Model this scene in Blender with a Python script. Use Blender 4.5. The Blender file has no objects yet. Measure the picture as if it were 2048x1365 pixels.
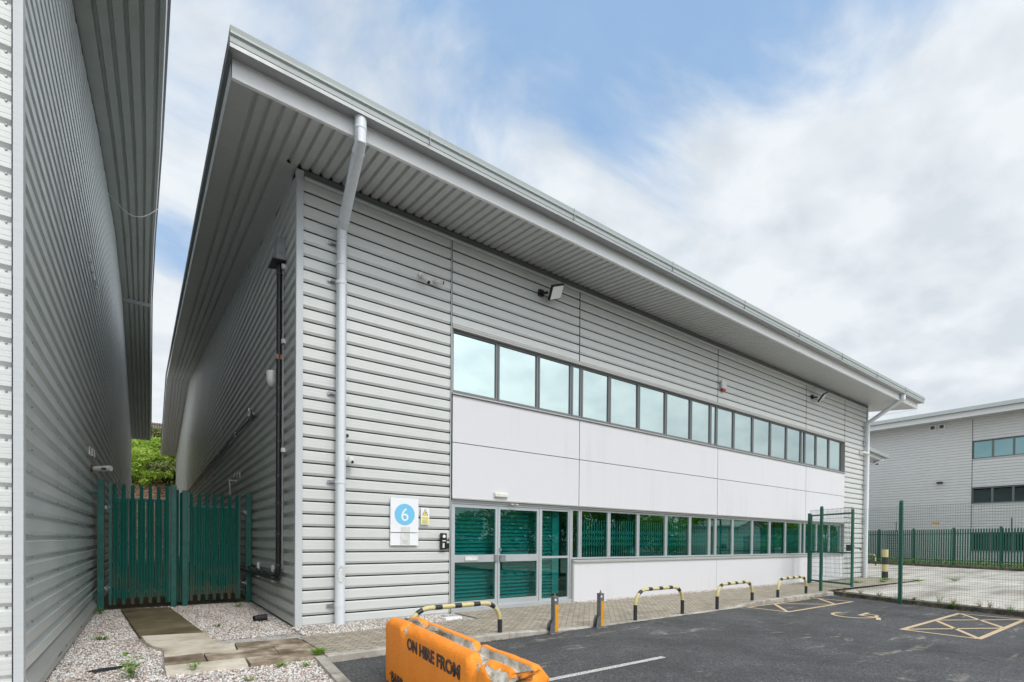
import bpy, math, random
import numpy as np
from mathutils import Vector, Matrix
R=math.radians
random.seed(7); rng=np.random.default_rng(11)
sc=bpy.context.scene
COL=sc.collection
# ------------------------------------------------------------------ camera (fitted to the photograph, rising front)
CAM=Vector((-1.9614,-8.6422,1.4302)); YAW,PIT,ROL=.6276,-.0086,.0078; F_PX,CY=999.53,1090.03
fw=Vector((math.sin(YAW)*math.cos(PIT),math.cos(YAW)*math.cos(PIT),math.sin(PIT)))
rt=Vector((math.cos(YAW),-math.sin(YAW),0)); up=rt.cross(fw)
r2=rt*math.cos(ROL)+up*math.sin(ROL); u2=-rt*math.sin(ROL)+up*math.cos(ROL)
cd=bpy.data.cameras.new('camera'); cam=bpy.data.objects.new('camera',cd); COL.objects.link(cam)
M=Matrix((r2,u2,-fw)).transposed().to_4x4(); M.translation=CAM; cam.matrix_world=M
cd.sensor_fit='HORIZONTAL'; cd.sensor_width=36; cd.lens=F_PX/2048*36
cd.shift_x=0; cd.shift_y=(CY-682.5)/2048; cd.clip_start=.05; cd.clip_end=3000
sc.camera=cam
# ------------------------------------------------------------------ light
SUN_AZ=R(178); SUN_EL=R(48)      # azimuth clockwise from +Y
w=bpy.data.worlds.new('World'); sc.world=w; w.use_nodes=True
nt=w.node_tree; N=nt.nodes; L=nt.links; N.clear()
def nd(t,**k):
    n=N.new(t)
    for a,b in k.items(): setattr(n,a,b)
    return n
out=nd('ShaderNodeOutputWorld'); bg=nd('ShaderNodeBackground'); bg.inputs[1].default_value=.15
sky=nd('ShaderNodeTexSky',sky_type='NISHITA'); sky.sun_disc=False; sky.sun_elevation=SUN_EL; sky.sun_rotation=SUN_AZ
sky.air_density=1.0; sky.dust_density=.6; sky.ozone_density=1.6
tc=nd('ShaderNodeTexCoord'); sep=nd('ShaderNodeSeparateXYZ'); L.new(tc.outputs['Generated'],sep.inputs[0])
# clouds live on a plane overhead: direction / (z+.25)
zz=nd('ShaderNodeMath',operation='MAXIMUM'); L.new(sep.outputs[2],zz.inputs[0]); zz.inputs[1].default_value=0
za=nd('ShaderNodeMath',operation='ADD'); L.new(zz.outputs[0],za.inputs[0]); za.inputs[1].default_value=.35
dv=nd('ShaderNodeVectorMath',operation='DIVIDE'); cb=nd('ShaderNodeCombineXYZ')
for i in range(3): L.new(za.outputs[0],cb.inputs[i])
L.new(tc.outputs['Generated'],dv.inputs[0]); L.new(cb.outputs[0],dv.inputs[1])
mp=nd('ShaderNodeMapping'); mp.inputs['Location'].default_value=(3.1,1.7,.4); mp.inputs['Rotation'].default_value=(0,0,.5); mp.inputs['Scale'].default_value=(1.9,2.3,1.9)
L.new(dv.outputs[0],mp.inputs[0])
n1=nd('ShaderNodeTexNoise'); n1.inputs['Scale'].default_value=1.15; n1.inputs['Detail'].default_value=9; n1.inputs['Roughness'].default_value=.58; n1.inputs['Distortion'].default_value=.6
L.new(mp.outputs[0],n1.inputs['Vector'])
n2=nd('ShaderNodeTexNoise'); n2.inputs['Scale'].default_value=3.3; n2.inputs['Detail'].default_value=6; n2.inputs['Roughness'].default_value=.5
L.new(mp.outputs[0],n2.inputs['Vector'])
def pixdir(px,py): 
    d=fw+r2*((px-1024)/F_PX)-u2*((py-CY)/F_PX); return d.normalized()
def lobe(px,py,width,amp):       # a clearing in the cloud round one direction of the sky
    d=pixdir(px,py); dt=nd('ShaderNodeVectorMath',operation='DOT_PRODUCT'); nm=nd('ShaderNodeVectorMath',operation='NORMALIZE')
    L.new(tc.outputs['Generated'],nm.inputs[0]); L.new(nm.outputs[0],dt.inputs[0]); dt.inputs[1].default_value=d
    mr=nd('ShaderNodeMapRange',interpolation_type='SMOOTHSTEP'); L.new(dt.outputs['Value'],mr.inputs[0])
    mr.inputs[1].default_value=math.cos(R(width)); mr.inputs[2].default_value=1; mr.inputs[3].default_value=0; mr.inputs[4].default_value=amp
    return mr.outputs[0]
acc=n1.outputs[0]
for a in [(1500,60,29,.36),(1250,120,9,.07),(2048,300,24,-.22),(850,-60,18,.20),(345,490,4,.22),(420,120,10,.08),(1900,640,26,-.25),(1200,380,15,-.16),(1000,180,8,-.10)]:
    s=nd('ShaderNodeMath',operation='SUBTRACT'); L.new(acc,s.inputs[0]); L.new(lobe(*a),s.inputs[1]); acc=s.outputs[0]
hz=nd('ShaderNodeMapRange'); L.new(sep.outputs[2],hz.inputs[0]); hz.inputs[1].default_value=0; hz.inputs[2].default_value=.6; hz.inputs[3].default_value=.30; hz.inputs[4].default_value=0
s=nd('ShaderNodeMath',operation='ADD'); L.new(acc,s.inputs[0]); L.new(hz.outputs[0],s.inputs[1]); acc=s.outputs[0]
cov=nd('ShaderNodeMapRange',interpolation_type='SMOOTHSTEP'); L.new(acc,cov.inputs[0]); cov.inputs[1].default_value=.20; cov.inputs[2].default_value=.52; cov.inputs[3].default_value=.16; cov.inputs[4].default_value=1
cc=nd('ShaderNodeValToRGB'); L.new(n2.outputs[0],cc.inputs[0])
cc.color_ramp.elements[0].position=.36; cc.color_ramp.elements[0].color=(3.65,3.95,4.25,1)
cc.color_ramp.elements[1].position=.60; cc.color_ramp.elements[1].color=(4.5,4.75,4.95,1)
mx=nd('ShaderNodeMix',data_type='RGBA'); L.new(cov.outputs[0],mx.inputs['Factor']); bl_=nd('ShaderNodeMix',data_type='RGBA'); bl_.inputs['Factor'].default_value=.75; L.new(sky.outputs[0],bl_.inputs['A']); bl_.inputs['B'].default_value=(1.35,2.55,4.3,1); L.new(bl_.outputs['Result'],mx.inputs['A']); 
nmz=nd('ShaderNodeVectorMath',operation='NORMALIZE'); L.new(tc.outputs['Generated'],nmz.inputs[0]); dts=nd('ShaderNodeVectorMath',operation='DOT_PRODUCT'); L.new(nmz.outputs[0],dts.inputs[0])
dts.inputs[1].default_value=(math.sin(SUN_AZ)*math.cos(SUN_EL),math.cos(SUN_AZ)*math.cos(SUN_EL),math.sin(SUN_EL))
glo=nd('ShaderNodeMapRange',interpolation_type='SMOOTHSTEP'); L.new(dts.outputs['Value'],glo.inputs[0]); glo.inputs[1].default_value=.35; glo.inputs[2].default_value=1; glo.inputs[3].default_value=1; glo.inputs[4].default_value=2.3   # cloud is brighter towards the veiled sun
cs_=nd('ShaderNodeVectorMath',operation='SCALE'); L.new(cc.outputs[0],cs_.inputs[0]); L.new(glo.outputs[0],cs_.inputs['Scale'])
L.new(cs_.outputs[0],mx.inputs['B'])
L.new(mx.outputs['Result'],bg.inputs[0]); L.new(bg.outputs[0],out.inputs[0])
sl=bpy.data.lights.new('sun','SUN'); sl.energy=1.3; sl.angle=R(18); sl.color=(1,.95,.88)
so=bpy.data.objects.new('sun',sl); COL.objects.link(so)
sd=Vector((math.sin(SUN_AZ)*math.cos(SUN_EL),math.cos(SUN_AZ)*math.cos(SUN_EL),math.sin(SUN_EL)))
so.rotation_euler=sd.to_track_quat('Z','Y').to_euler(); so.location=(0,-20,30)
sc.view_settings.view_transform='Standard'; sc.view_settings.look='None'; sc.view_settings.gamma=1; sc.view_settings.exposure=.36
sc.view_settings.use_curve_mapping=False
sc.render.engine='CYCLES'; sc.cycles.max_bounces=8; sc.cycles.transparent_max_bounces=16

# ------------------------------------------------------------------ materials
class Mt:
    def __init__(s,name,col=(.5,.5,.5),rough=.5,metal=0,spec=.5):
        s.m=bpy.data.materials.new(name); s.m.use_nodes=True; s.t=s.m.node_tree; s.b=s.t.nodes['Principled BSDF']
        s.col(col); s.b.inputs['Roughness'].default_value=rough; s.b.inputs['Metallic'].default_value=metal
        s.b.inputs['Specular IOR Level'].default_value=spec; s.base=col; s.tc=None
    def col(s,c): s.b.inputs['Base Color'].default_value=(*c,1)
    def n(s,t,**k):
        n=s.t.nodes.new(t)
        for a,b in k.items(): setattr(n,a,b)
        return n
    def l(s,a,b): s.t.links.new(a,b)
    def vec(s,scale=(1,1,1),rot=(0,0,0)):
        if not s.tc: s.tc=s.n('ShaderNodeNewGeometry')
        m=s.n('ShaderNodeMapping'); m.inputs['Scale'].default_value=scale; m.inputs['Rotation'].default_value=rot; s.l(s.tc.outputs['Position'],m.inputs[0]); return m.outputs[0]
    def noise(s,sc,det=4,scale=(1,1,1),rough=.55,dist=0):
        n=s.n('ShaderNodeTexNoise'); n.inputs['Scale'].default_value=sc; n.inputs['Detail'].default_value=det; n.inputs['Roughness'].default_value=rough; n.inputs['Distortion'].default_value=dist
        s.l(s.vec(scale),n.inputs['Vector']); return n.outputs[0]
    def ramp(s,f,stops):
        r=s.n('ShaderNodeValToRGB'); s.l(f,r.inputs[0]); e=r.color_ramp.elements
        while len(e)<len(stops): e.new(.5)
        for i,(p,c) in enumerate(stops): e[i].position=p; e[i].color=(*c,1) if len(c)==3 else c
        return r.outputs[0]
    def mr(s,f,a,b,c=0,d=1):
        r=s.n('ShaderNodeMapRange'); s.l(f,r.inputs[0])
        for i,v in enumerate((a,b,c,d)): r.inputs[i+1].default_value=v
        return r.outputs[0]
    def mix(s,f,a,b,mode='MIX'):
        m=s.n('ShaderNodeMix',data_type='RGBA',blend_type=mode)
        for v,k in ((f,'Factor'),(a,'A'),(b,'B')):
            if hasattr(v,'links') : s.l(v,m.inputs[k])
            elif k=='Factor': m.inputs[k].default_value=v
            else: m.inputs[k].default_value=(*v,1)
        return m.outputs['Result']
    def math(s,op,a,b=0):
        m=s.n('ShaderNodeMath',operation=op)
        for i,v in enumerate((a,b)):
            if hasattr(v,'links'): s.l(v,m.inputs[i])
            else: m.inputs[i].default_value=v
        return m.outputs[0]
    def setc(s,o): s.l(o,s.b.inputs['Base Color'])
    def setr(s,o): s.l(o,s.b.inputs['Roughness'])
    def bump(s,h,dist=.01,strength=1):
        b=s.n('ShaderNodeBump'); b.inputs['Distance'].default_value=dist; b.inputs['Strength'].default_value=strength; s.l(h,b.inputs['Height'])
        s.l(b.outputs[0],s.b.inputs['Normal']); return b
MT={}
def metalclad(name,c,metal=.35,rough=.42,dirt=.25,green=(.3,.34,.2)):
    m=Mt(name,c,rough,metal)
    st=m.noise(1.0,5,(3.5,3.5,.25)); bl=m.noise(.35,4); fine=m.noise(26,3,(.05,.05,2.2))
    d=m.math('MULTIPLY',m.mr(st,.35,.75),m.mr(bl,.3,.7))
    c1=m.mix(m.math('MULTIPLY',d,dirt),c,tuple(x*y for x,y in zip(c,(.72,.74,.68))))
    c2=m.mix(m.mr(fine,.35,.65,0,.22),c1,tuple(min(1,x*1.22) for x in c))
    m.setc(c2); m.setr(m.mr(m.noise(2.2,5,(1,1,.4)),.3,.7,rough-.07,rough+.12))
    m.bump(m.noise(38,2,(.02,.02,1.6)),.0015,.7)
    MT[name]=m.m; return m
metalclad('cladding',(.60,.612,.595),.1,.5); metalclad('cladding_side',(.60,.615,.59),.3,.40,.5); metalclad('cladding_left',(.70,.73,.725),.4,.36,.4)
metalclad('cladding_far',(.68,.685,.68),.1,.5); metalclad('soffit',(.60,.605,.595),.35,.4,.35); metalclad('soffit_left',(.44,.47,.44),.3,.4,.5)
metalclad('trim',(.50,.52,.53),.0,.42,.2); metalclad('dark_trim',(.16,.17,.17),.3,.45); metalclad('joint_dark',(.05,.05,.055),.2,.5)
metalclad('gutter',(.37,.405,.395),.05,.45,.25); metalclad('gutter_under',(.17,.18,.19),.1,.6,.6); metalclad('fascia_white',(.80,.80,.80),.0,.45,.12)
metalclad('pipe_white',(.66,.69,.72),0,.4,.15); metalclad('alu',(.52,.54,.56),.45,.35,.1); metalclad('alu_dark',(.16,.165,.17),.3,.4,.1); metalclad('sill_grey',(.42,.42,.40),.2,.45,.3)
metalclad('roof_metal',(.35,.36,.36),.3,.45)
m=Mt('panel_white',(.655,.648,.665),.5,0)
st=m.noise(1.2,5,(5,5,.2)); bl=m.noise(.5,4)
m.setc(m.mix(m.math('MULTIPLY',m.mr(st,.48,.75),m.mr(bl,.42,.70,0,.55)),(.655,.648,.668),(.50,.51,.55)))
wv=m.n('ShaderNodeTexWave',wave_type='BANDS',bands_direction='Z'); wv.inputs['Scale'].default_value=17; m.l(m.vec(),wv.inputs['Vector']); m.bump(wv.outputs[0],.003,.35); MT['panel']=m.m
def simple(name,c,rough=.5,metal=0,var=.12,sc_=8):
    m=Mt(name,c,rough,metal); m.setc(m.mix(m.mr(m.noise(sc_,5),.35,.7,0,1),c,tuple(x*(1-var*2) for x in c))); MT[name]=m.m; return m
simple('screw',(.25,.25,.25),.4,.6); simple('black_plastic',(.012,.012,.014),.35,0,.2); simple('white_plastic',(.72,.72,.70),.4); simple('lens_black',(.01,.01,.012),.1)
simple('galv',(.35,.36,.37),.4,.6,.15); simple('concrete_block',(.40,.37,.33),.85,0,.2,18); simple('yellow',(.62,.53,.25),.5,0,.08,30); simple('hoop_black',(.03,.031,.035),.45,0,.25)
simple('amber',(.75,.33,.02),.4); simple('steel_post',(.20,.21,.22),.45,.4,.2,30); simple('red_plastic',(.45,.02,.03),.4); simple('sign_white',(.80,.81,.83),.35,0,.02); simple('sign_blue',(.17,.52,.76),.35,0,.02)
simple('sign_yellow',(.80,.70,.18),.4,0,.03); simple('ink',(.03,.03,.03),.5); simple('ink_grey',(.35,.36,.38),.5); simple('lamp_glass',(.82,.84,.82),.2,0,.03); simple('emerg_glass',(.70,.73,.62),.3,0,.05)
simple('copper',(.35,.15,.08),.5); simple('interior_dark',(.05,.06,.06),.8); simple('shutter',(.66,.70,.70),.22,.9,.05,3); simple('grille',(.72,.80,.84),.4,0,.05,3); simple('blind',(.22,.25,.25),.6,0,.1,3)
simple('bark',(.07,.05,.035),.9); simple('rust',(.16,.08,.045),.8,0,.25,20)
g=simple('gate_green',(.017,.142,.115),.38,0,.18,6); simple('fence_green',(.011,.105,.072),.4,0,.1,10)
m=Mt('gate_green_old',(.012,.10,.085),.42)   # pales carry algae and mud at their feet
sx=m.n('ShaderNodeSeparateXYZ'); m.l(m.vec(),sx.inputs[0])
f=m.math('MULTIPLY',m.mr(sx.outputs[2],.9,.1),m.mr(m.noise(3,4),.42,.6)); m.setc(m.mix(f,(.017,.142,.115),(.14,.13,.095))); MT['gate_pale']=m.m
# glass: reflective tinted solar glass
def glass(name,refl,tint,gl,ior=1.45):
    m=Mt(name); t=m.t; t.nodes.remove(m.b); o=[n for n in t.nodes if n.type=='OUTPUT_MATERIAL'][0]
    a=m.n('ShaderNodeBsdfTransparent'); a.inputs[0].default_value=(*tint,1); b=m.n('ShaderNodeBsdfGlossy'); b.inputs[0].default_value=(*gl,1); b.inputs['Roughness'].default_value=.012
    bm=m.n('ShaderNodeBump'); bm.inputs['Distance'].default_value=.02; bm.inputs['Strength'].default_value=.06; m.l(m.noise(.9,2),bm.inputs['Height']); m.l(bm.outputs[0],b.inputs['Normal'])
    fr=m.n('ShaderNodeLayerWeight'); fc=m.mr(m.math('POWER',fr.outputs['Facing'],3.4),0,1,refl,1)   # same on both faces of the pane
    x=m.n('ShaderNodeMixShader'); m.l(fc,x.inputs[0]); m.l(a.outputs[0],x.inputs[1]); m.l(b.outputs[0],x.inputs[2]); m.l(x.outputs[0],o.inputs[0]); MT[name]=m.m
glass('glass_upper',.58,(.26,.48,.46),(.80,.91,.885)); glass('glass_lower',.18,(.34,.74,.72),(.82,1,.86)); glass('glass_door',.07,(.29,.67,.65),(.80,1,.88)); glass('glass_far_low',.14,(.12,.28,.30),(.6,.8,.8)); glass('glass_far',.5,(.15,.3,.33),(.42,.68,.70))
# ground materials
m=Mt('asphalt',(.05,.05,.053),.85)
sp=m.noise(120,3,rough=.7); big=m.noise(.8,5); mid=m.noise(6,5)
c=m.ramp(sp,[(.34,(.020,.020,.021)),(.50,(.062,.062,.064)),(.68,(.21,.21,.21))])
sp2=m.noise(38,4,rough=.75); c=m.mix(m.mr(sp2,.50,.62,0,.75),c,(.15,.15,.152)); c=m.mix(m.mr(m.noise(30,3,rough=.8),.52,.62,0,.7),c,(.012,.012,.013)); c=m.mix(m.mr(m.noise(52,2),.62,.70,0,.9),c,(.34,.33,.32)); c=m.mix(m.mr(big,.35,.68,0,.6),c,(.030,.030,.030)); 
dust=m.math('MULTIPLY',m.mr(m.noise(1.5,8,(.55,2.0,1),.62,.6),.585,.66),m.mr(m.noise(9,5),.38,.6)); c=m.mix(m.math('MULTIPLY',dust,.75),c,(.34,.31,.265)); c=m.mix(m.mr(m.noise(.45,6,rough=.65),.52,.64,0,.55),c,(.028,.026,.025)); 
m.setc(c); m.bump(m.math('ADD',sp2,m.math('MULTIPLY',mid,.6)),.012,1); m.setr(m.mr(mid,.3,.7,.65,.9)); MT['asphalt']=m.m
m=Mt('gravel_bed',(.45,.43,.40),.95)
v=m.n('ShaderNodeTexVoronoi'); v.inputs['Scale'].default_value=55; m.l(m.vec(),v.inputs['Vector'])
c=m.ramp(v.outputs['Color'],[(.1,(.26,.22,.19)),(.5,(.52,.49,.46)),(.9,(.66,.65,.64))]); soil=m.mr(m.noise(1.1,6,rough=.6),.48,.62)
m.setc(m.mix(m.math('MULTIPLY',soil,.55),c,(.20,.16,.12))); m.bump(v.outputs['Distance'],.012,1); MT['gravel_bed']=m.m
m=Mt('pebble',(.6,.58,.55),.75); ge=m.n('ShaderNodeNewGeometry')
c=m.ramp(ge.outputs['Random Per Island'],[(0,(.24,.16,.12)),(.14,(.48,.37,.30)),(.34,(.66,.63,.60)),(.7,(.80,.78,.75)),(.90,(.34,.32,.32)),(1,(.60,.44,.36))])
m.setc(m.mix(m.mr(m.noise(1.1,6,rough=.6),.50,.64,0,.35),c,(.30,.24,.18))); MT['pebble']=m.m
def paving(name,cols,joint,sx_,sy_,rot=0,mort=.006,offs=.5,bumpd=.006,noise=5):
    m=Mt(name,cols[0],.85); b=m.n('ShaderNodeTexBrick'); b.inputs['Scale'].default_value=1; b.inputs['Brick Width'].default_value=sx_; b.inputs['Row Height'].default_value=sy_
    b.inputs['Mortar Size'].default_value=mort; b.inputs['Mortar Smooth'].default_value=.3; b.offset=offs
    b.inputs['Color1'].default_value=(*cols[0],1); b.inputs['Color2'].default_value=(*cols[1],1); b.inputs['Mortar'].default_value=(*joint,1)
    ns=m.n('ShaderNodeVectorMath',operation='ADD'); nn=m.n('ShaderNodeTexNoise'); nn.inputs['Scale'].default_value=3; m.l(m.vec(),nn.inputs['Vector']); sc3=m.n('ShaderNodeVectorMath',operation='SCALE'); sc3.inputs['Scale'].default_value=.02; m.l(nn.outputs[1],sc3.inputs[0])
    m.l(m.vec(rot=(0,0,rot)),ns.inputs[0]); m.l(sc3.outputs[0],ns.inputs[1]); m.l(ns.outputs[0],b.inputs['Vector'])
    c=m.mix(m.mr(m.noise(noise,6),.35,.68,0,.55),b.outputs['Color'],joint); c=m.mix(m.mr(m.noise(60,3),.4,.7,0,.25),c,tuple(x*1.4 for x in cols[0])); m.setc(c)
    inv=m.math('SUBTRACT',1,b.outputs['Fac']); m.bump(m.math('ADD',inv,m.math('MULTIPLY',m.noise(40,3),.3)),bumpd,1); MT[name]=m.m
paving('block_paving',((.47,.41,.32),(.37,.32,.25)),(.10,.085,.065),.2,.1,.785,.010)
m=Mt('slab_light',(.50,.44,.34),.85); m.setc(m.ramp(m.noise(1.3,7,rough=.6),[(.33,(.24,.19,.13)),(.43,(.48,.42,.33)),(.58,(.66,.60,.50))])); m.bump(m.noise(60,3),.003,1); MT['slab_light']=m.m
m=Mt('slab_dark',(.12,.10,.05),.85); m.setc(m.ramp(m.noise(1.6,7,rough=.6),[(.35,(.075,.06,.03)),(.55,(.14,.115,.06)),(.72,(.24,.20,.14))])); m.bump(m.noise(60,3),.003,1); MT['slab_dark']=m.m
m=Mt('slab_brown',(.22,.17,.12),.85); m.setc(m.ramp(m.noise(2.2,7,rough=.6),[(.38,(.11,.08,.05)),(.50,(.26,.20,.14)),(.62,(.50,.43,.34))])); m.bump(m.noise(60,3),.003,1); MT['slab_brown']=m.m
m=Mt('kerb',(.40,.37,.32),.85); m.setc(m.ramp(m.noise(3.5,7,rough=.62),[(.30,(.17,.15,.12)),(.5,(.36,.335,.29)),(.7,(.50,.47,.42))])); m.bump(m.noise(50,4),.004,1); MT['kerb']=m.m
m=Mt('kerb_dark',(.10,.09,.07),.9); m.setc(m.ramp(m.noise(5,7,rough=.62),[(.35,(.04,.035,.028)),(.55,(.11,.095,.075)),(.75,(.24,.21,.17))])); m.bump(m.noise(50,4),.004,1); MT['kerb_dark']=m.m
m=Mt('verge',(.12,.09,.05),.95); m.setc(m.ramp(m.noise(14,6,rough=.7),[(.3,(.05,.035,.02)),(.5,(.15,.115,.065)),(.7,(.28,.24,.12))])); m.bump(m.noise(30,5),.03,1); MT['verge']=m.m
m=Mt('yard_concrete',(.50,.465,.41),.7); st=m.noise(.9,6,(.25,1.3,1)); c=m.ramp(st,[(.32,(.27,.235,.20)),(.5,(.47,.435,.385)),(.68,(.60,.565,.51))])
b=m.n('ShaderNodeTexBrick'); b.offset=0; b.inputs['Scale'].default_value=1; b.inputs['Brick Width'].default_value=6; b.inputs['Row Height'].default_value=5; b.inputs['Mortar Size'].default_value=.03; m.l(m.vec(rot=(0,0,.2)),b.inputs['Vector'])
m.setc(m.mix(b.outputs['Fac'],c,(.16,.14,.12))); m.setr(m.mr(m.noise(1.4,5),.4,.62,.35,.8)); m.bump(m.noise(35,4),.004,1); MT['yard']=m.m
m=Mt('paint_cream',(.62,.47,.29),.8)
c=m.mix(m.mr(m.noise(70,3),.35,.6),(.40,.30,.19),(.66,.50,.31)); m.setc(c); MT['paint_cream']=m.m
m=Mt('paint_white',(.6,.6,.57),.8); m.setc(m.mix(m.mr(m.noise(45,4),.38,.55),(.18,.18,.18),(.62,.61,.57))); MT['paint_white']=m.m
# orange barrier: paint over bare concrete, bare amount in a point attribute
m=Mt('orange',(.85,.27,.03),.55); at=m.n('ShaderNodeAttribute'); at.attribute_name='bare'
no=m.noise(22,6,rough=.65); f=m.math('ADD',at.outputs['Fac'],m.math('MULTIPLY',m.math('SUBTRACT',no,.5),.9)); f=m.mr(f,.47,.55)
oc=m.mix(m.mr(m.noise(3,6),.4,.7,0,.5),(.96,.30,.018),(.84,.22,.014)); oc=m.mix(m.mr(m.noise(2.2,6,(9,9,.6)),.60,.78,0,.35),oc,(.20,.08,.02)); oc=m.mix(m.mr(m.noise(34,4),.66,.74,0,.7),oc,(.35,.12,.03))
cn=m.ramp(m.noise(9,7,rough=.7),[(.34,(.20,.17,.13)),(.5,(.50,.46,.39)),(.66,(.74,.71,.65))]); m.setc(m.mix(f,oc,cn)); m.bump(m.math('ADD',m.noise(25,6,rough=.65),m.math('MULTIPLY',f,-.5)),.012,1); MT['orange']=m.m
m=Mt('stencil',(.03,.025,.02),.6); f=m.mr(m.noise(60,4),.33,.42); m.setc(m.mix(f,(.55,.2,.04),(.035,.03,.028))); MT['stencil']=m.m
def leafmat(name,cols,trans=.35):
    m=Mt(name,cols[1],.55); ge=m.n('ShaderNodeNewGeometry'); c=m.ramp(ge.outputs['Random Per Island'],[(0,cols[0]),(.5,cols[1]),(1,cols[2])])
    big=m.noise(.7,3); c=m.mix(m.mr(big,.35,.65),c,cols[3]); m.setc(c)
    tr=m.n('ShaderNodeBsdfTranslucent'); m.l(c,tr.inputs[0]); x=m.n('ShaderNodeMixShader'); x.inputs[0].default_value=trans
    o=[n for n in m.t.nodes if n.type=='OUTPUT_MATERIAL'][0]; m.l(m.b.outputs[0],x.inputs[1]); m.l(tr.outputs[0],x.inputs[2]); m.l(x.outputs[0],o.inputs[0]); MT[name]=m.m
leafmat('leaf_bright',((.26,.38,.05),(.44,.58,.09),(.64,.74,.18),(.30,.44,.06)),.5); leafmat('leaf_dull',((.12,.17,.03),(.20,.24,.06),(.30,.30,.10),(.15,.17,.06)))
leafmat('leaf_tree',((.10,.22,.02),(.22,.42,.05),(.38,.58,.09),(.10,.24,.03)),.55); leafmat('weed_leaf',((.10,.24,.02),(.20,.40,.04),(.34,.50,.08),(.16,.32,.05)),.3)
leafmat('weed_dry',((.18,.08,.03),(.30,.18,.06),(.40,.34,.10),(.22,.20,.06)),.2)
m=Mt('rock_bank',(.2,.12,.08),.9); m.setc(m.ramp(m.noise(2.5,7,(1,1,3),.65),[(.32,(.05,.03,.02)),(.5,(.24,.13,.08)),(.68,(.45,.33,.25))])); m.bump(m.noise(3,7,(1,1,3)),.3,1); MT['rock']=m.m
m=Mt('bank_soil',(.07,.09,.03),.95); m.setc(m.ramp(m.noise(3,6),[(.35,(.04,.05,.015)),(.6,(.10,.14,.03)),(.8,(.18,.14,.08))])); MT['bank']=m.m
simple('timber_fence',(.12,.065,.04),.85,0,.25,3); simple('blue_sheet',(.25,.42,.62),.6); simple('shed_wall',(.55,.56,.55),.6)

# ------------------------------------------------------------------ mesh builder
class MB:
    def __init__(s): s.v=[]; s.f=[]
    def quad(s,a,b,c,d): i=len(s.v); s.v+=[a,b,c,d]; s.f.append((i,i+1,i+2,i+3)); return s
    def poly(s,pts): i=len(s.v); s.v+=list(pts); s.f.append(tuple(range(i,i+len(pts)))); return s
    def box(s,x0,x1,y0,y1,z0,z1):
        i=len(s.v); s.v+=[(x,y,z) for z in (z0,z1) for y in (y0,y1) for x in (x0,x1)]
        for f in ((0,2,3,1),(4,5,7,6),(0,1,5,4),(2,6,7,3),(0,4,6,2),(1,3,7,5)): s.f.append(tuple(i+k for k in f))
        return s
    def prism(s,pts,h):   # polygon extruded by vector h
        n=len(pts); i=len(s.v); s.v+=[tuple(p) for p in pts]+[tuple(Vector(p)+Vector(h)) for p in pts]
        s.f.append(tuple(i+k for k in range(n))[::-1]); s.f.append(tuple(i+n+k for k in range(n)))
        for k in range(n): s.f.append((i+k,i+(k+1)%n,i+n+(k+1)%n,i+n+k))
        return s
    def obox(s,c,ax,ay,az):  # oriented box: centre and three half-vectors
        c,ax,ay,az=map(Vector,(c,ax,ay,az)); i=len(s.v)
        for k in (-1,1):
            for j in (-1,1):
                for l in (-1,1): s.v.append(tuple(c+ax*l+ay*j+az*k))
        for f in ((0,2,3,1),(4,5,7,6),(0,1,5,4),(2,6,7,3),(0,4,6,2),(1,3,7,5)): s.f.append(tuple(i+k for k in f))
        return s
    def tube(s,pts,r,n=12,caps=True):
        pts=[Vector(p) for p in pts]; rs=r if isinstance(r,(list,tuple)) else [r]*len(pts); i0=len(s.v)
        ref=Vector((0,0,1)) if abs((pts[1]-pts[0]).normalized().z)<.9 else Vector((1,0,0))
        a=None
        for k,p in enumerate(pts):
            t0=(pts[k]-pts[k-1]).normalized() if k else (pts[1]-pts[0]).normalized()
            t1=(pts[k+1]-pts[k]).normalized() if k<len(pts)-1 else t0
            t=(t0+t1).normalized(); mi=1/max(.35,t.dot(t0))
            if a is None: a=ref.cross(t).normalized()
            else: a=(a-t*a.dot(t)).normalized()
            b=t.cross(a); bend=(t1-t0)
            for j in range(n):
                q=2*math.pi*j/n; d=a*math.cos(q)+b*math.sin(q)
                if bend.length>1e-4:
                    bn=bend.normalized(); d=d+bn*d.dot(bn)*(mi-1)
                s.v.append(tuple(p+d*rs[k]))
        for k in range(len(pts)-1):
            for j in range(n):
                s.f.append((i0+k*n+j,i0+k*n+(j+1)%n,i0+(k+1)*n+(j+1)%n,i0+(k+1)*n+j))
        if caps: s.f.append(tuple(i0+j for j in range(n))[::-1]); s.f.append(tuple(i0+(len(pts)-1)*n+j for j in range(n)))
        return s
    def disc(s,c,nrm,r,h,n=20):
        c=Vector(c); nrm=Vector(nrm).normalized(); return s.tube([c,c+nrm*h],r,n)
    def build(s,name,mat,parent=None,smooth=False,bevel=0,extra=None):
        nf0=len(s.f)
        if extra: k0=len(s.v); s.v+=extra[0].v; s.f+=[tuple(k0+q for q in f) for f in extra[0].f]
        me=bpy.data.meshes.new(name); loc=Vector(parent.get('_w',(0,0,0))) if parent else Vector((0,0,0))
        if parent is None or True:
            me.from_pydata([tuple(Vector(p)-loc) for p in s.v],[],s.f)
        me.materials.append(MT[mat] if isinstance(mat,str) else mat); me.update()
        if extra:
            me.materials.append(MT[extra[1]])
            for p in me.polygons[nf0:]: p.material_index=1
        if smooth:
            for p in me.polygons: p.use_smooth=True
            try: me.set_sharp_from_angle(angle=R(40))
            except Exception: pass
        o=bpy.data.objects.new(name,me); COL.objects.link(o)
        if parent: o.parent=parent; o['_w']=tuple(float(q) for q in loc)
        if bevel:
            b=o.modifiers.new('bevel','BEVEL'); b.width=bevel; b.segments=2; b.limit_method='ANGLE'
        return o
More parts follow.
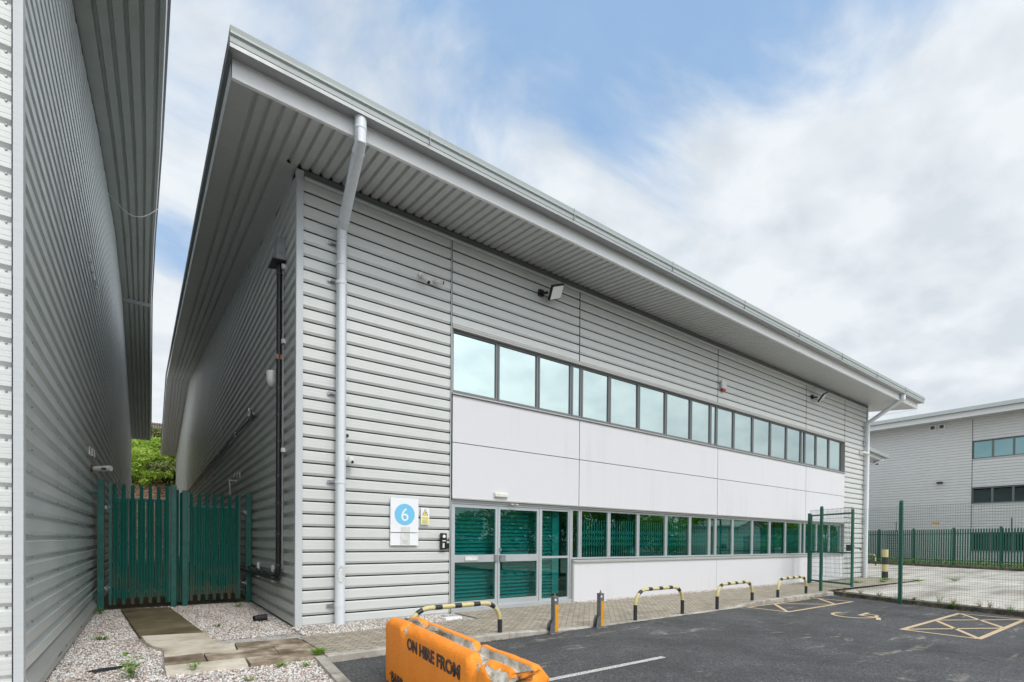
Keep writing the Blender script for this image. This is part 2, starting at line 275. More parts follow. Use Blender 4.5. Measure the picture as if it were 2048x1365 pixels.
def thing(name,label,cat,loc=(0,0,0),group=None):
    o=bpy.data.objects.new(name,None); COL.objects.link(o); o.location=loc; o['label']=label; o['category']=cat; o['_w']=tuple(float(q) for q in loc); o.empty_display_size=.2
    if group: o['group']=group
    return o
def tag(o,label,cat,group=None):
    o['label']=label; o['category']=cat
    if group: o['group']=group
    return o
def struct(o,kind='structure'): o['kind']=kind; return o
def recenter(o,loc):            # put a one-mesh thing's origin at its base
    loc=Vector(loc); o.data.transform(Matrix.Translation(-loc)); o.location=loc; return o
def copy_tree(o,loc,rz=0,label=None):
    c=o.copy(); COL.objects.link(c); c.location=loc; c.rotation_euler=(0,0,rz)
    if label: c['label']=label
    for ch in o.children:
        d=ch.copy(); COL.objects.link(d); d.parent=c
        for g_ in ch.children:
            e=g_.copy(); COL.objects.link(e); e.parent=d
    return c
P=.21
# one cladding sheet. frame: origin o, horizontal unit u, outward normal n; prof gives top z as function knots [(s,z)...]
def clad(mb,o,u,n,s0,s1,z0,z1=None,prof=None,depth=.022,pitch=P,phase=0,deep=False):
    o,u,n=Vector(o),Vector(u),Vector(n); zt=z1 if z1 is not None else max(z for _,z in prof)
    rows=[]; k=math.floor((z0-phase)/pitch)-1
    while k*pitch+phase<zt+pitch:
        b=k*pitch+phase
        for dz,d in ((0,depth),(.012,depth),(.045,depth-.002),(.100,depth-.002),(.113,depth),(.130,0),(.176,0)) if deep else ((0,depth),(.035,depth),(.037,depth-.002),(.041,depth-.002),(.043,depth),(.088,depth),(.090,depth-.002),(.094,depth-.002),(.096,depth),(.132,depth),(.150,0),(.172,0)): rows.append((b+dz,d))
        k+=1
    rows=sorted(rows)
    def cut(z):
        if prof is None: return (s0,s1)
        lo,hi=None,None
        ss=[a for a,_ in prof]; zs=[b for _,b in prof]
        xs=[s0]+[a for a in ss if s0<a<s1]+[s1]
        pts=[(x,float(np.interp(x,ss,zs))) for x in xs]
        ok=[x for x,t in pts if t>=z]
        for (xa,ta),(xb,tb) in zip(pts,pts[1:]):
            if (ta-z)*(tb-z)<0: ok.append(xa+(z-ta)/(tb-ta)*(xb-xa))
        if not ok: return None
        return (min(ok),max(ok))
    def at(z):
        for (za,da),(zb,db) in zip(rows,rows[1:]):
            if za<=z<=zb: return da+(db-da)*(z-za)/(zb-za+1e-9)
        return 0
    rr=[(z0,at(z0))]+[r for r in rows if z0<r[0]<zt]+([(zt,at(zt))] if prof is None else [])
    prev=None
    for z,d in rr:
        c=cut(z)
        if c and prev:
            (pz,pd,pc)=prev
            a=o+u*pc[0]+n*pd; b=o+u*pc[1]+n*pd; e=o+u*c[1]+n*d; f=o+u*c[0]+n*d
            a.z+=pz;b.z+=pz;e.z+=z;f.z+=z
            mb.quad(tuple(a),tuple(b),tuple(e),tuple(f))
        if c: prev=(z,d,c)
    return mb
def screws(mb,o,u,n,ss,z0,z1,prof=None,every=1,phase=0,r=.009):
    o,u,n=Vector(o),Vector(u),Vector(n); k=math.ceil((z0-phase)/P)
    while k*P+phase+.168<z1:
        z=k*P+phase+.168
        for s_ in ss:
            if prof and z>np.interp(s_,*zip(*prof))-.1: continue
            c=o+u*s_; c.z+=z; mb.tube([c,c+n*.012],[r,r*.8],6)
        k+=every
    return mb
# ================================================================== MAIN BUILDING
XL,XR=0.0,23.4; PROF=[(0,7.36),(28,10.98),(46,8.80)]
def zs(y): return 7.42+.127*y if y<=28 else 10.976-.121*(y-28)
B=thing('warehouse_unit','grey ribbed metal warehouse office with two long window bands and oversailing roof','building',(0,0,0))
def part(mb,name,mat,parent=B,**k): return mb.build(name,mat,parent,**k)
U=(1,0,0); Nf=(0,-1,0); JX=[2.79,6.21,11.93,17.68,21.09]
part(clad(MB(),(0,0,0),U,Nf,.055,2.775,.02,7.30),'wall_cladding','cladding',extra=(screws(MB(),(0,-.001,0),U,Nf,[.26,1.38,2.72],.0,7.2),'screw'))
segs=[(2.81,6.195),(6.225,11.915),(11.945,17.665),(17.695,21.075)]
for a,b in segs: part(clad(MB(),(0,0,0),U,Nf,a,b,5.63,7.30),'wall_cladding','cladding',extra=(screws(MB(),(0,-.001,0),U,Nf,[a+.06,(a+b)/2-.8,(a+b)/2+.9,b-.06],5.7,7.2),'screw'))
part(clad(MB(),(0,0,0),U,Nf,21.105,23.34,-.1,7.30),'wall_cladding','cladding',extra=(screws(MB(),(0,-.001,0),U,Nf,[21.17,22.3],.1,7.2),'screw'))
# vertical joint strips
for x0_,x1_,y0_,z0_ in [(2.775,2.81,-.028,.02),(21.077,21.103,-.016,-.1)]+[(x-.014,x+.014,-.012,5.63) for x in JX[1:4]]: part(MB().box(x0_,x1_,y0_,.02,z0_,7.3),'joint_strip','joint_dark')
mb=MB(); mb.box(2.776,2.788,-.045,-.028,.02,7.3); part(mb,'joint_cover','trim')
# corner trims
mb=MB(); mb.box(-.048,.052,-.052,-.046,-.04,7.38).box(-.052,-.048,-.052,.05,-.04,7.38); mb.tube([(-.05,-.05,-.04),(-.05,-.05,7.38)],.008,8); part(mb,'corner_trim','trim')
mb=MB(); mb.box(23.34,23.45,-.05,-.044,-.12,7.34).box(23.45,23.454,-.05,.08,-.12,7.34); part(mb,'corner_trim','trim')
# head trim below the soffit
mb=MB(); mb.box(.02,23.42,-.05,.0,7.30,7.405); part(mb,'head_flashing','dark_trim')
mb=MB(); mb.tube([(.06,-.055,7.27),(23.34,-.055,7.27)],.028,10); part(mb,'head_trim','trim',smooth=True)
# base flashing
part(MB().box(.06,2.77,-.042,-.002,-.09,.018),'base_flashing','sill_grey'); part(MB().box(21.1,23.34,-.042,-.002,-.16,-.102),'base_flashing','sill_grey')
# side wall facing the alley
part(clad(MB(),(.022,0,0),(0,-1,0),(-1,0,0),-46,-.05,-.05,prof=[(-46,8.72),(-28,10.93),(0,7.33)],depth=.068,deep=True),'side_wall','cladding_side',extra=(screws(MB(),(0,0,0),(0,-1,0),(-1,0,0),[-1.5,-3.9,-6.5,-9.2,-13,-17,-22],.0,8,prof=[(-46,8.72),(-28,10.93),(0,7.33)]),'screw'))
part(MB().box(XR-.06,XR-.02,.05,46,-.1,7.3),'east_wall','cladding_side'); part(MB().box(-.0,XR,45.9,45.96,-.1,8.7),'rear_wall','cladding_side')
# bird-stop flashing along the top of the side wall
mb=MB()
for i in range(60):
    y0=.3+i*.46
    if y0>27: break
    mb.quad((-.048,y0,zs(y0)-.10),(-.048,y0+.44,zs(y0+.44)-.10),(-.046,y0+.44,zs(y0+.44)),(-.046,y0,zs(y0)))
part(mb,'wall_head_flashing','trim')
# white panels
mb=MB()
xs=[2.815,6.21,11.93,17.68,21.07]
for a,b in zip(xs,xs[1:]):
    mb.box(a+.011,b-.011,-.045,-.01,2.262,3.335).box(a+.011,b-.011,-.045,-.01,3.351,4.262)
part(mb,'upper_panel','panel')
mb=MB()
for a,b in zip([6.07,11.93,17.68],[11.93,17.68,21.07]): mb.box(a+.006,b-.006,-.045,-.01,-.02,.93)
part(mb,'base_panel','panel')
part(MB().box(2.82,21.07,-.012,-.002,2.26,4.26).box(6.07,21.07,-.012,-.002,-.02,.93),'panel_backing','joint_dark')
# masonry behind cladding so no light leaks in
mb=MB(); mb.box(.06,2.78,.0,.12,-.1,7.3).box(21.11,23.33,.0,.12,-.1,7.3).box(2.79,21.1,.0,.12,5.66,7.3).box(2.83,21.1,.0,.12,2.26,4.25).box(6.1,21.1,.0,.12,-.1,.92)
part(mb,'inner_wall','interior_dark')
mb=MB(); mb.box(2.8,21.1,-.055,.02,5.60,5.635).box(2.8,21.1,-.05,.13,5.565,5.598); part(mb,'window_head','sill_grey')
mb=MB(); mb.prism([(2.8,-.085,4.272),(2.8,-.085,4.30),(2.8,.13,4.345),(2.8,.13,4.272)],(18.28,0,0)); part(mb,'window_sill','sill_grey')
mb=MB(); mb.box(2.82,21.08,-.07,.02,2.235,2.258).box(2.82,21.08,-.02,.13,2.19,2.233); part(mb,'lower_head','sill_grey')
mb=MB(); mb.prism([(6.05,-.085,.925),(6.05,-.085,.965),(6.05,.12,1.0),(6.05,.12,.925)],(15.03,0,0)); part(mb,'lower_sill','sill_grey')
for b_ in ((21.07,21.085,-.05,.13,4.30,5.60),(21.07,21.085,-.05,.13,1.0,2.23),(6.03,6.065,-.05,.12,-.02,.925),(2.81,2.825,-.03,.13,4.30,5.6),(2.812,2.828,-.03,.13,0,2.2)): part(MB().box(*b_),'window_reveal','sill_grey')
# windows
def window(x0,x1,z0,z1,gm,fm,y=.06,fr=.042):
    mb=MB(); mb.box(x0,x0+fr,y-.03,y+.04,z0,z1).box(x1-fr,x1,y-.03,y+.04,z0,z1).box(x0+fr,x1-fr,y-.03,y+.04,z0,z0+fr).box(x0+fr,x1-fr,y-.03,y+.04,z1-fr,z1)
    o=part(mb,'window',fm); e=[random.uniform(-.0035,.0035) for _ in range(3)]; g_=MB().prism([(x0+fr,y+e[0],z0+fr),(x1-fr,y+e[1],z0+fr),(x1-fr,y+e[2]+e[1]-e[0],z1-fr),(x0+fr,y+e[2],z1-fr)],(0,.006,0)).build('pane',gm,o); return o
UP=[2.83,3.93,5.02,6.02,6.34,7.30,8.40,9.53,10.68,11.66,11.98,12.93,14.06,15.21,16.34,17.44,17.74,18.66,19.78,20.98]
for a,b in zip(UP,UP[1:]): window(a+.006,b-.006,4.345,5.562,'glass_upper','alu_dark')
LO=[6.04,6.33,7.32,8.42,9.59,10.69,11.66,11.98,12.93,14.1,15.24,16.34,17.48,17.80,18.8,19.9,20.98]
for a,b in zip(LO,LO[1:]): window(a+.006,b-.006,1.0,2.185,'glass_lower','alu')
# entrance: two door leaves, side light
def leaf(name,x0,x1,z0,z1,st,rails,y=.06):
    mb=MB(); mb.box(x0,x0+st,y-.03,y+.03,z0,z1).box(x1-st,x1,y-.03,y+.03,z0,z1)
    zz_=[z0]+[v for r_ in rails for v in r_]+[z1]
    spans=[(rails[i][1],rails[i+1][0]) for i in range(len(rails)-1)]
    for a,b in rails: mb.box(x0+st,x1-st,y-.028,y+.028,a,b)
    o=part(mb,name,'alu')
    for a,b in spans: MB().box(x0+st,x1-st,y-.004,y+.004,a,b).build('pane','glass_door',o)
    return o
part(MB().box(2.83,6.03,.01,.11,2.155,2.189).box(2.83,2.87,.02,.10,.05,2.155).box(5.075,5.115,.02,.10,.05,2.155).box(5.99,6.03,.02,.10,.05,2.155),'door_frame','alu')
d1=leaf('door',2.875,3.955,.075,2.15,.055,[(.075,.20),(.985,1.135),(2.085,2.15)])
d2=leaf('door',3.965,5.07,.075,2.15,.055,[(.075,.20),(.985,1.135),(2.085,2.15)])
dd=leaf('side_light',5.12,5.985,.075,2.15,.04,[(.075,.13),(1.035,1.085),(2.11,2.15)])
MB().box(3.16,3.46,.008,.03,1.02,1.10).build('letterbox','white_plastic',d1)
MB().box(3.87,3.945,-.01,.03,.99,1.13).build('handle','galv',d1); MB().box(4.0,4.13,-.02,.03,.98,1.12).build('handle','galv',d2); MB().box(4.0,4.02,-.02,.03,1.2,1.27).build('lock_cylinder','galv',d2)
part(MB().box(2.82,6.04,-.03,.12,-.06,.074),'threshold','alu')
# roller shutters behind the entrance and lattice grilles behind the lower windows
def shutter(x0,x1,z0,z1,y=.19):
    mb=MB(); z=z0
    while z<z1:
        mb.quad((x0,y,z),(x1,y,z),(x1,y-.032,z+.044),(x0,y-.032,z+.044)).quad((x0,y-.032,z+.044),(x1,y-.032,z+.044),(x1,y-.014,z+.074),(x0,y-.014,z+.074)).quad((x0,y-.014,z+.074),(x1,y-.014,z+.074),(x1,y,z+.078),(x0,y,z+.078)); z+=.078
    return mb
part(shutter(2.86,5.08,.08,2.15),'roller_shutter','shutter'); part(shutter(5.12,5.55,.08,2.15),'roller_shutter','shutter'); part(MB().box(5.56,5.60,.2,.3,.08,2.15),'shutter_guide','dark_trim'); part(MB().box(5.64,5.84,.24,.3,.20,2.15),'inner_column','grille')
for a,b in zip(LO[1:],LO[2:]):
    if b-a<.5: continue
    mb=MB(); n_=int((b-a-.1)/.085)
    for i in range(n_+1):
        x=a+.05+i*.085; mb.box(x-.008,x+.008,.115,.13,1.03,1.95)
        if i<n_:
            for zc in (1.45,):
                for k in range(3): 
                    z0_=zc+(k-1)*.14
                    mb.tube([(x,.108,z0_),(x+.085,.108,z0_+.11)],.008,4).tube([(x+.085,.106,z0_),(x,.106,z0_+.11)],.008,4)
    part(mb,'security_grille','grille')
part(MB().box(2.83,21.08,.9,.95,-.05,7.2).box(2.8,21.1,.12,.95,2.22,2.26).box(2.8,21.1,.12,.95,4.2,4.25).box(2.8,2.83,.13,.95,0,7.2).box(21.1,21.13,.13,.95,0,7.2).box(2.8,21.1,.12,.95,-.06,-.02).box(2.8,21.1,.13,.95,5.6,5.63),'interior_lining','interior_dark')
for i,(a,b) in enumerate(zip(UP,UP[1:])):
    if i in (3,9,15): continue
    part(MB().box(a+.05,b-.05,.24,.25,4.36,5.56),'window_blind','blind')
# roof --------------------------------------------------------------
EX0,EX1,EY=-1.13,24.74,-1.42
def soffit(x0,x1,y0,y1,inv=False,off=0,zf=zs,pitch=.165):
    mb=MB(); x=x0; pts=[(x0,0)]
    x=x0+.26 if x0<0 else x0+.1
    while x<x1-.1:
        pts+=[(x,0),(x+.016,.050),(x+.044,.050),(x+.064,0)]; x+=pitch
    pts.append((x1,0))
    for (a,da),(b,db) in zip(pts,pts[1:]):
        mb.quad((a,y0,zf(y0)+da+off),(a,y1,zf(y1)+da+off),(b,y1,zf(y1)+db+off),(b,y0,zf(y0)+db+off))
    return mb
part(soffit(EX0,EX1,EY,-.052),'front_soffit','soffit')
part(soffit(EX0,-.20,-.052,27.9),'verge_soffit','soffit'); part(soffit(EX0,-.20,28.1,46),'verge_soffit','soffit')
part(MB().quad((-.20,-.052,zs(-.052)-.004),(-.20,27.9,zs(27.9)-.004),(-.04,27.9,zs(27.9)-.004),(-.04,-.052,zs(-.052)-.004)).quad((-.2,28.1,zs(28.1)-.004),(-.2,46,zs(46)-.004),(-.04,46,zs(46)-.004),(-.04,28.1,zs(28.1)-.004)),'verge_flat','soffit')
part(MB().box(EX0,-.04,27.85,28.15,zs(28)-.02,zs(28)+.03),'soffit_joint','trim')
mb=MB(); mb.quad((-.20,-.05,7.40),(-.10,-.35,7.375),(23.5,-.10,7.40),(23.5,-.05,7.40)); 
part(soffit(XR,EX1,-.052,27.9),'verge_soffit','soffit')
# front fascia, gutter
part(MB().box(EX0,EX1,EY-.004,EY+.0,7.24,7.50),'fascia','fascia_white')
part(MB().box(EX0,EX1,EY-.002,EY+.05,7.228,7.239),'fascia_edge','fascia_white')
gp=[(EY,7.496),(-1.61,7.486),(-1.625,7.49),(-1.63,7.555),(-1.655,7.575),(-1.655,7.60),(-1.64,7.61),(-1.65,7.67),(-1.62,7.685)]
gx0,gx1=-1.175,24.86
mb=MB()
for (a,za_),(b,zb_) in zip(gp[2:],gp[3:]): mb.quad((gx0,a,za_),(gx1,a,za_),(gx1,b,zb_),(gx0,b,zb_))
mb.poly([(gx0,y,z) for y,z in gp]+[(gx0,EY,7.685)]); mb.poly([(gx1,y,z) for y,z in gp]+[(gx1,EY,7.685)])
gut=part(mb,'gutter','gutter')
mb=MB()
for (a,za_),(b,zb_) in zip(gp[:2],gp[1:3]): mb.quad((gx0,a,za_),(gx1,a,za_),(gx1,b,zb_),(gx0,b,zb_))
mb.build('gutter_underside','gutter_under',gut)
mb=MB(); x=1.5
while x<24.5: mb.box(x,x+.007,-1.6575,-1.42,7.484,7.686); x+=3.0
mb.build('gutter_joint','gutter',gut)
# roof deck
def rz(y): return zs(y)+.27
mb=MB()
for y0,y1 in ((-1.62,28),(28,46.3)): mb.prism([(gx0,y0,rz(y0)),(gx0,y1,rz(y1)),(gx0,y1,rz(y1)-.05),(gx0,y0,rz(y0)-.05)],(gx1-gx0,0,0))
part(mb,'roof_deck','roof_metal')
mb=MB()   # verge boards: white lower strip, dark flashing, outer lip
for y0,y1 in ((EY,28),(28,46.1)):
    mb.quad((EX0-.004,y0,zs(y0)-.015),(EX0-.004,y1,zs(y1)-.015),(EX0-.012,y1,zs(y1)+.15),(EX0-.012,y0,zs(y0)+.15))
part(mb,'verge_board','fascia_white')
mb=MB()
for y0,y1 in ((-1.6,28),(28,46.2)):
    mb.quad((EX0-.012,y0,zs(y0)+.15),(EX0-.012,y1,zs(y1)+.15),(EX0-.06,y1,zs(y1)+.17),(EX0-.06,y0,zs(y0)+.17))
    mb.quad((EX0-.06,y0,zs(y0)+.17),(EX0-.06,y1,zs(y1)+.17),(EX0-.065,y1,zs(y1)+.30),(EX0-.065,y0,zs(y0)+.30))
part(mb,'verge_flashing','dark_trim')
mb=MB(); mb.box(EX1,EX1+.004,EY,28,7.2,7.21)
for y0,y1 in ((EY,28),): mb.quad((EX1+.004,y0,zs(y0)-.015),(EX1+.004,y1,zs(y1)-.015),(EX1+.01,y1,zs(y1)+.27),(EX1+.01,y0,zs(y0)+.27))
part(mb,'verge_board','fascia_white')
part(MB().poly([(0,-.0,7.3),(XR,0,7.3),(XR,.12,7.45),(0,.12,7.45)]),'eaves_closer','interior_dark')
# downpipes
def downpipe(pts,collars,br,side=-1):
    o=part(MB().tube(pts,.083,20),'downpipe','pipe_white',smooth=True)
    for z in collars: MB().tube([(pts[-1][0],pts[-1][1],z),(pts[-1][0],pts[-1][1],z+.05)],.09,20).build('collar','pipe_white',o,smooth=True)
    for i in (1,2):
        p=Vector(pts[i]); 
        for q in (Vector(pts[i-1]),Vector(pts[i+1])):
            d=(q-p).normalized(); MB().tube([p+d*.15,p+d*.19],.088,20).build('collar','pipe_white',o,smooth=True)
    x,y=pts[-1][0],pts[-1][1]
    for z in br: MB().box(x-.19,x-.07,-.06,-.052,z-.025,z+.03).obox((x-.10,-.10,z),(.05,-.03,0),(.003,.004,0),(0,0,.014)).build('pipe_bracket','galv',o)
    p=pts[0]; MB().box(p[0]-.11,p[0]+.11,p[1]-.09,p[1]+.1,7.462,7.476).build('outlet_plate','gutter',o)
    return o
dp=downpipe([(.475,-1.52,7.5),(.475,-1.52,7.12),(.64,-.145,6.62),(.632,-.145,-.13)],[6.0,5.68,2.36,.30],[6.37,5.75,3.87,2.39,.31])
mb=MB(); c0=Vector((.625,-.145,.84))
for i in range(24): pass
ov=[]; 
for j in range(28):
    q=2*math.pi*j/28; a=.052*math.cos(q); ov.append((.627+a,-.145-math.sqrt(max(0,.087**2-a*a))-.003,.84+.135*math.sin(q)))
mb.poly(ov[::-1]); mb.build('rodding_cover','white_plastic',dp)
mb=MB()
for j in range(14):
    q=2*math.pi*j/14; a=.052*math.cos(q); p=Vector((.627+a,-.145-math.sqrt(max(0,.088**2-a*a)),.84+.135*math.sin(q))); mb.tube([p,p+Vector((0,-.008,0))],.006,6)
mb.build('cover_bolt','screw',dp)
downpipe([(22.63,-1.52,7.5),(22.63,-1.52,7.27),(23.1,-.145,6.6),(23.06,-.145,-.14)],[6.3,.9],[6.4,5.75,3.87,2.39,.31])

# ================================================================== LEFT BUILDING
LX=-2.9; LY=-2.5
def zl(y): return float(np.interp(y,[-4,1,5.5,12,17.4,30.5],[8.35,9.18,10.25,11.3,11.2,7.57]))
A=thing('warehouse_unit','silver ribbed metal warehouse wall and deep ribbed eave filling the left edge','building',(LX,LY,0))
lprof=[(-30.5,7.53),(-17.4,11.15),(-12,11.25),(-5.5,10.2),(-1,9.13),(2.5,8.55)]
clad(MB(),(LX-.036,0,0),(0,-1,0),(1,0,0),-30.5,2.46,.22,prof=lprof,phase=.01,depth=.068,deep=True).build('side_wall','cladding_left',A,extra=(screws(MB(),(LX,0,0),(0,-1,0),(1,0,0),[1.9,.2,-.9,-1.9,-2.7,-3.4,-6,-9],.3,9,prof=lprof,phase=.01,r=.011),'galv'))
clad(MB(),(0,LY,0),(1,0,0),(0,-1,0),-12,-2.93,.0,9.0,phase=.01,depth=.030).build('wall_cladding','cladding',A,extra=(screws(MB(),(0,LY,0),(1,0,0),(0,-1,0),[-2.975],.1,8.9,phase=.01,r=.010),'galv'))
mb=MB(); mb.box(-2.925,LX+.036,LY-.052,LY-.046,-.02,8.9).box(LX+.036,LX+.040,LY-.052,LY+.05,-.02,8.9); mb.build('corner_trim','trim',A)
MB().box(-2.937,-2.926,LY-.03,LY,-.02,8.9).build('corner_gap','joint_dark',A)
mb=MB(); mb.prism([(LX-.02,LY+.02,0),(LX+.10,LY+.02,0),(LX+.10,LY+.02,.08),(LX+.0,LY+.02,.215),(LX-.02,LY+.02,.215)],(0,33,0)); mb.build('plinth_flashing','sill_grey',A)
mb=MB()
for y,l in ((-.9,.28),(-.35,.1),(1.3,.2)): mb.obox((LX+.104-.0*l,y,.075),(.001,0,0),(0,l/2,0),(0,0,.008))
mb.build('rust_stain','rust',A)
def vx(y): return float(np.interp(y,[-4,6,17.4,30.6],[-1.775,-1.785,-1.925,-1.925]))
mb=MB(); ys_=[-4,-1,1,3.2,5.5,8.7,12,14.7,17.3]; ys2=[17.5,24,30.6]
prof_=[(0,0)]; 
fr_=[(.0,0),(.19,0)]+sum([[(.19+i*.172,0),(.19+i*.172+.014,.055),(.19+i*.172+.05,.055),(.19+i*.172+.066,0)] for i in range(5)],[])+[(.97,0),(.972,-.006),(1,-.006)]
for yy in (ys_,ys2):
    for y0,y1 in zip(yy,yy[1:]):
        for (a,da),(b,db) in zip(fr_,fr_[1:]):
            f0=lambda t,y:LX+.03+(vx(y)-LX-.03)*t
            mb.quad((f0(a,y0),y0,zl(y0)+da),(f0(a,y1),y1,zl(y1)+da),(f0(b,y1),y1,zl(y1)+db),(f0(b,y0),y0,zl(y0)+db))
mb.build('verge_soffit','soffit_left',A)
MB().box(LX,-1.93,17.25,17.55,zl(17.4)-.035,zl(17.4)+.02).build('soffit_joint','trim',A)
mb=MB()
for yy in (ys_,[17.3,17.5],ys2):
    for y0,y1 in zip(yy,yy[1:]): mb.quad((vx(y0)+.001,y0,zl(y0)-.01),(vx(y1)+.001,y1,zl(y1)-.01),(vx(y1)+.022,y1,zl(y1)+.15),(vx(y0)+.022,y0,zl(y0)+.15))
mb.build('verge_board','fascia_white',A)
mb=MB()
for yy in (ys_,[17.3,17.5],ys2):
    for y0,y1 in zip(yy,yy[1:]):
        mb.quad((vx(y0)+.022,y0,zl(y0)+.15),(vx(y1)+.022,y1,zl(y1)+.15),(vx(y1)+.06,y1,zl(y1)+.16),(vx(y0)+.06,y0,zl(y0)+.16))
        mb.quad((vx(y0)+.06,y0,zl(y0)+.16),(vx(y1)+.06,y1,zl(y1)+.16),(vx(y1)+.065,y1,zl(y1)+.28),(vx(y0)+.065,y0,zl(y0)+.28))
mb.build('verge_flashing','dark_trim',A)
mb=MB()
for yy in (ys_,[17.3,17.5],ys2):
    for y0,y1 in zip(yy,yy[1:]): mb.quad((-14,y0,zl(y0)+.28),(vx(y0)+.065,y0,zl(y0)+.28),(vx(y1)+.065,y1,zl(y1)+.28),(-14,y1,zl(y1)+.28))
mb.build('roof_deck','roof_metal',A)
MB().box(-12,LX,30.4,30.46,0,7.5).build('rear_wall','cladding_left',A); MB().box(-12,-3.02,LY+.04,LY+.1,0,8.3).build('inner_wall','interior_dark',A); MB().box(-12,-11.95,LY,30.4,0,8.2).build('west_wall','cladding_left',A)

# ================================================================== FAR BUILDINGS
FX=47.0
Fb=thing('warehouse_unit','large pale grey ribbed metal warehouse beyond the concrete yard','building',(FX,0,-.1))
for a,b,z0,z1 in ((-22,-1.31,-.1,10.6),(-1.28,7.6,8.98,10.6),(-1.28,7.6,5.58,7.62),(-1.28,7.6,2.28,4.36),(-1.28,7.6,-.1,.9)):
    clad(MB(),(FX,0,0),(0,-1,0),(-1,0,0),a,b,z0,z1,depth=.05).build('wall_cladding','cladding_far',Fb)
MB().box(FX-.055,FX,1.28,1.31,-.1,10.6).build('joint_strip','joint_dark',Fb)
for z0,z1,gm in ((7.68,8.94,'glass_far'),(4.40,5.54,'glass_far_low'),(.94,2.24,'glass_far_low')):
    y=1.28; first=True
    while y>-6.2:
        b=y-1.08; mb=MB(); f=.06
        mb.box(FX+.02,FX+.1,b,b+f,z0,z1).box(FX+.02,FX+.1,y-f,y,z0,z1).box(FX+.02,FX+.1,b+f,y-f,z0,z0+f).box(FX+.02,FX+.1,b+f,y-f,z1-f,z1)
        o=mb.build('window','alu_dark',Fb); MB().box(FX+.05,FX+.06,b+f,y-f,z0+f,z1-f).build('pane',gm,o)
        if z0<6: 
            mb=MB(); 
            for k in range(9): mb.box(FX+.3,FX+.32,b+.05,y-.05,z0+.35+k*.085,z0+.35+k*.085+.05)
            if z0<6: mb.build('window_blind','blind',Fb)
        y=b
    MB().box(FX-.09,FX+.02,-7.6,1.3,z0-.07,z0-.02).build('window_sill','trim',Fb)
MB().box(FX,60,-7.7,-7.6,-.1,11.2).build('south_wall','cladding_far',Fb)
MB().box(FX+.8,FX+.9,-7.6,24,-.1,10.6).build('interior_lining','interior_dark',Fb)
MB().box(FX-.02,FX+.2,5.3,6.5,-.1,2.1).build('door','dark_trim',Fb)
MB().box(45.75,FX+.1,-8,24,10.60,10.63).build('soffit','soffit',Fb)
MB().box(45.7,45.74,-8,24,10.60,10.98).build('fascia','fascia_white',Fb)
mb=MB(); mb.prism([(45.45,-8,10.99),(45.7,-8,10.99),(45.7,-8,11.28),(45.55,-8,11.28)],(0,32,0)); mb.build('gutter','gutter',Fb)
mb=MB(); mb.prism([(45.6,-8,11.26),(60,-8,12.6),(60,-8,12.4),(45.6,-8,11.06)],(0,32,0)); mb.build('roof_deck','roof_metal',Fb)
for y in (3.61,3.07):
    t=thing('wall_vent','square white louvred vent high on the far warehouse wall, '+('left' if y>3.3 else 'right')+' of the pair','vent',(FX,y,10.17),'vents on the far warehouse')
    mb=MB(); a=.19; mb.box(FX-.12,FX-.04,y-a,y+a,10.17,10.23).box(FX-.12,FX-.04,y-a,y+a,10.49,10.55).box(FX-.12,FX-.04,y-a,y-a+.06,10.23,10.49).box(FX-.12,FX-.04,y+a-.06,y+a,10.23,10.49); mb.build('frame','fascia_white',t)
    mb=MB()
    for k in range(5): mb.obox((FX-.07,y,10.26+k*.05),(.03,0,-.015),(0,a-.06,0),(0,0,.006))
    mb.build('louvre','dark_trim',t)
t=thing('wall_light','small dark bulkhead light on the far warehouse wall','light',(FX,3.1,6.0))
MB().prism([(FX-.04,2.95,6.0),(FX-.04,2.95,6.15),(FX-.3,2.95,6.15),(FX-.34,2.95,6.08)],(0,.33,0)).build('housing','black_plastic',t); MB().box(FX-.28,FX-.1,2.98,3.25,5.985,5.998).build('diffuser','lamp_glass',t)
# neighbouring unit seen past the downpipe: eave corner at (42.28,4.97,7.9)
Nb=thing('warehouse_unit','low eave corner of a neighbouring unit peeping past the right-hand downpipe','building',(41.5,6.2,-.1))
dx=Vector((.953,.30,0)).normalized() if False else Vector((.997,.08,0)); dn=Vector((.08,-.997,0)); cpt=Vector((42.28,4.97,7.9))
def nbp(s_,d_,z): v=cpt-dx*s_-dn*d_; return (v.x,v.y,z)
L_=14; sl_=0
def nz(s_,z): return z+sl_*min(s_,6)
def nbprism(name,mat,d0,d1,z0,z1,s0=0,s1=6):
    mb=MB(); mb.prism([nbp(s0,d0,nz(s0,z0)),nbp(s0,d1,nz(s0,z0)),nbp(s0,d1,nz(s0,z1)),nbp(s0,d0,nz(s0,z1))],Vector(nbp(s1,0,nz(s1,0)))-Vector(nbp(s0,0,nz(s0,0)))); return mb.build(name,mat,Nb)
nbprism('gutter','gutter',0,.25,7.72,7.95); nbprism('fascia','fascia_white',.25,.29,7.5,7.75,.25); nbprism('soffit','soffit',.29,1.5,7.5,7.53,.25); nbprism('roof_deck','roof_metal',.25,2.5,7.95,8.05)
mb=MB(); mb.prism([nbp(1.35,1.5,-.1),nbp(1.35,6,-.1),nbp(1.35,6,7.7),nbp(1.35,1.5,7.7)],Vector(nbp(6,0,0))-Vector(nbp(1.35,0,0))); mb.build('wall','cladding_far',Nb)
mb=MB(); mb.tube([nbp(.9,.2,7.75),nbp(.9,.2,7.5),nbp(1.6,1.4,6.9),nbp(1.6,1.4,0)],.07,10); mb.build('downpipe','pipe_white',Nb,smooth=True)
t=thing('floodlight','white and black floodlight hanging under the neighbouring unit eave','light',nbp(1.15,1.1,7.3))
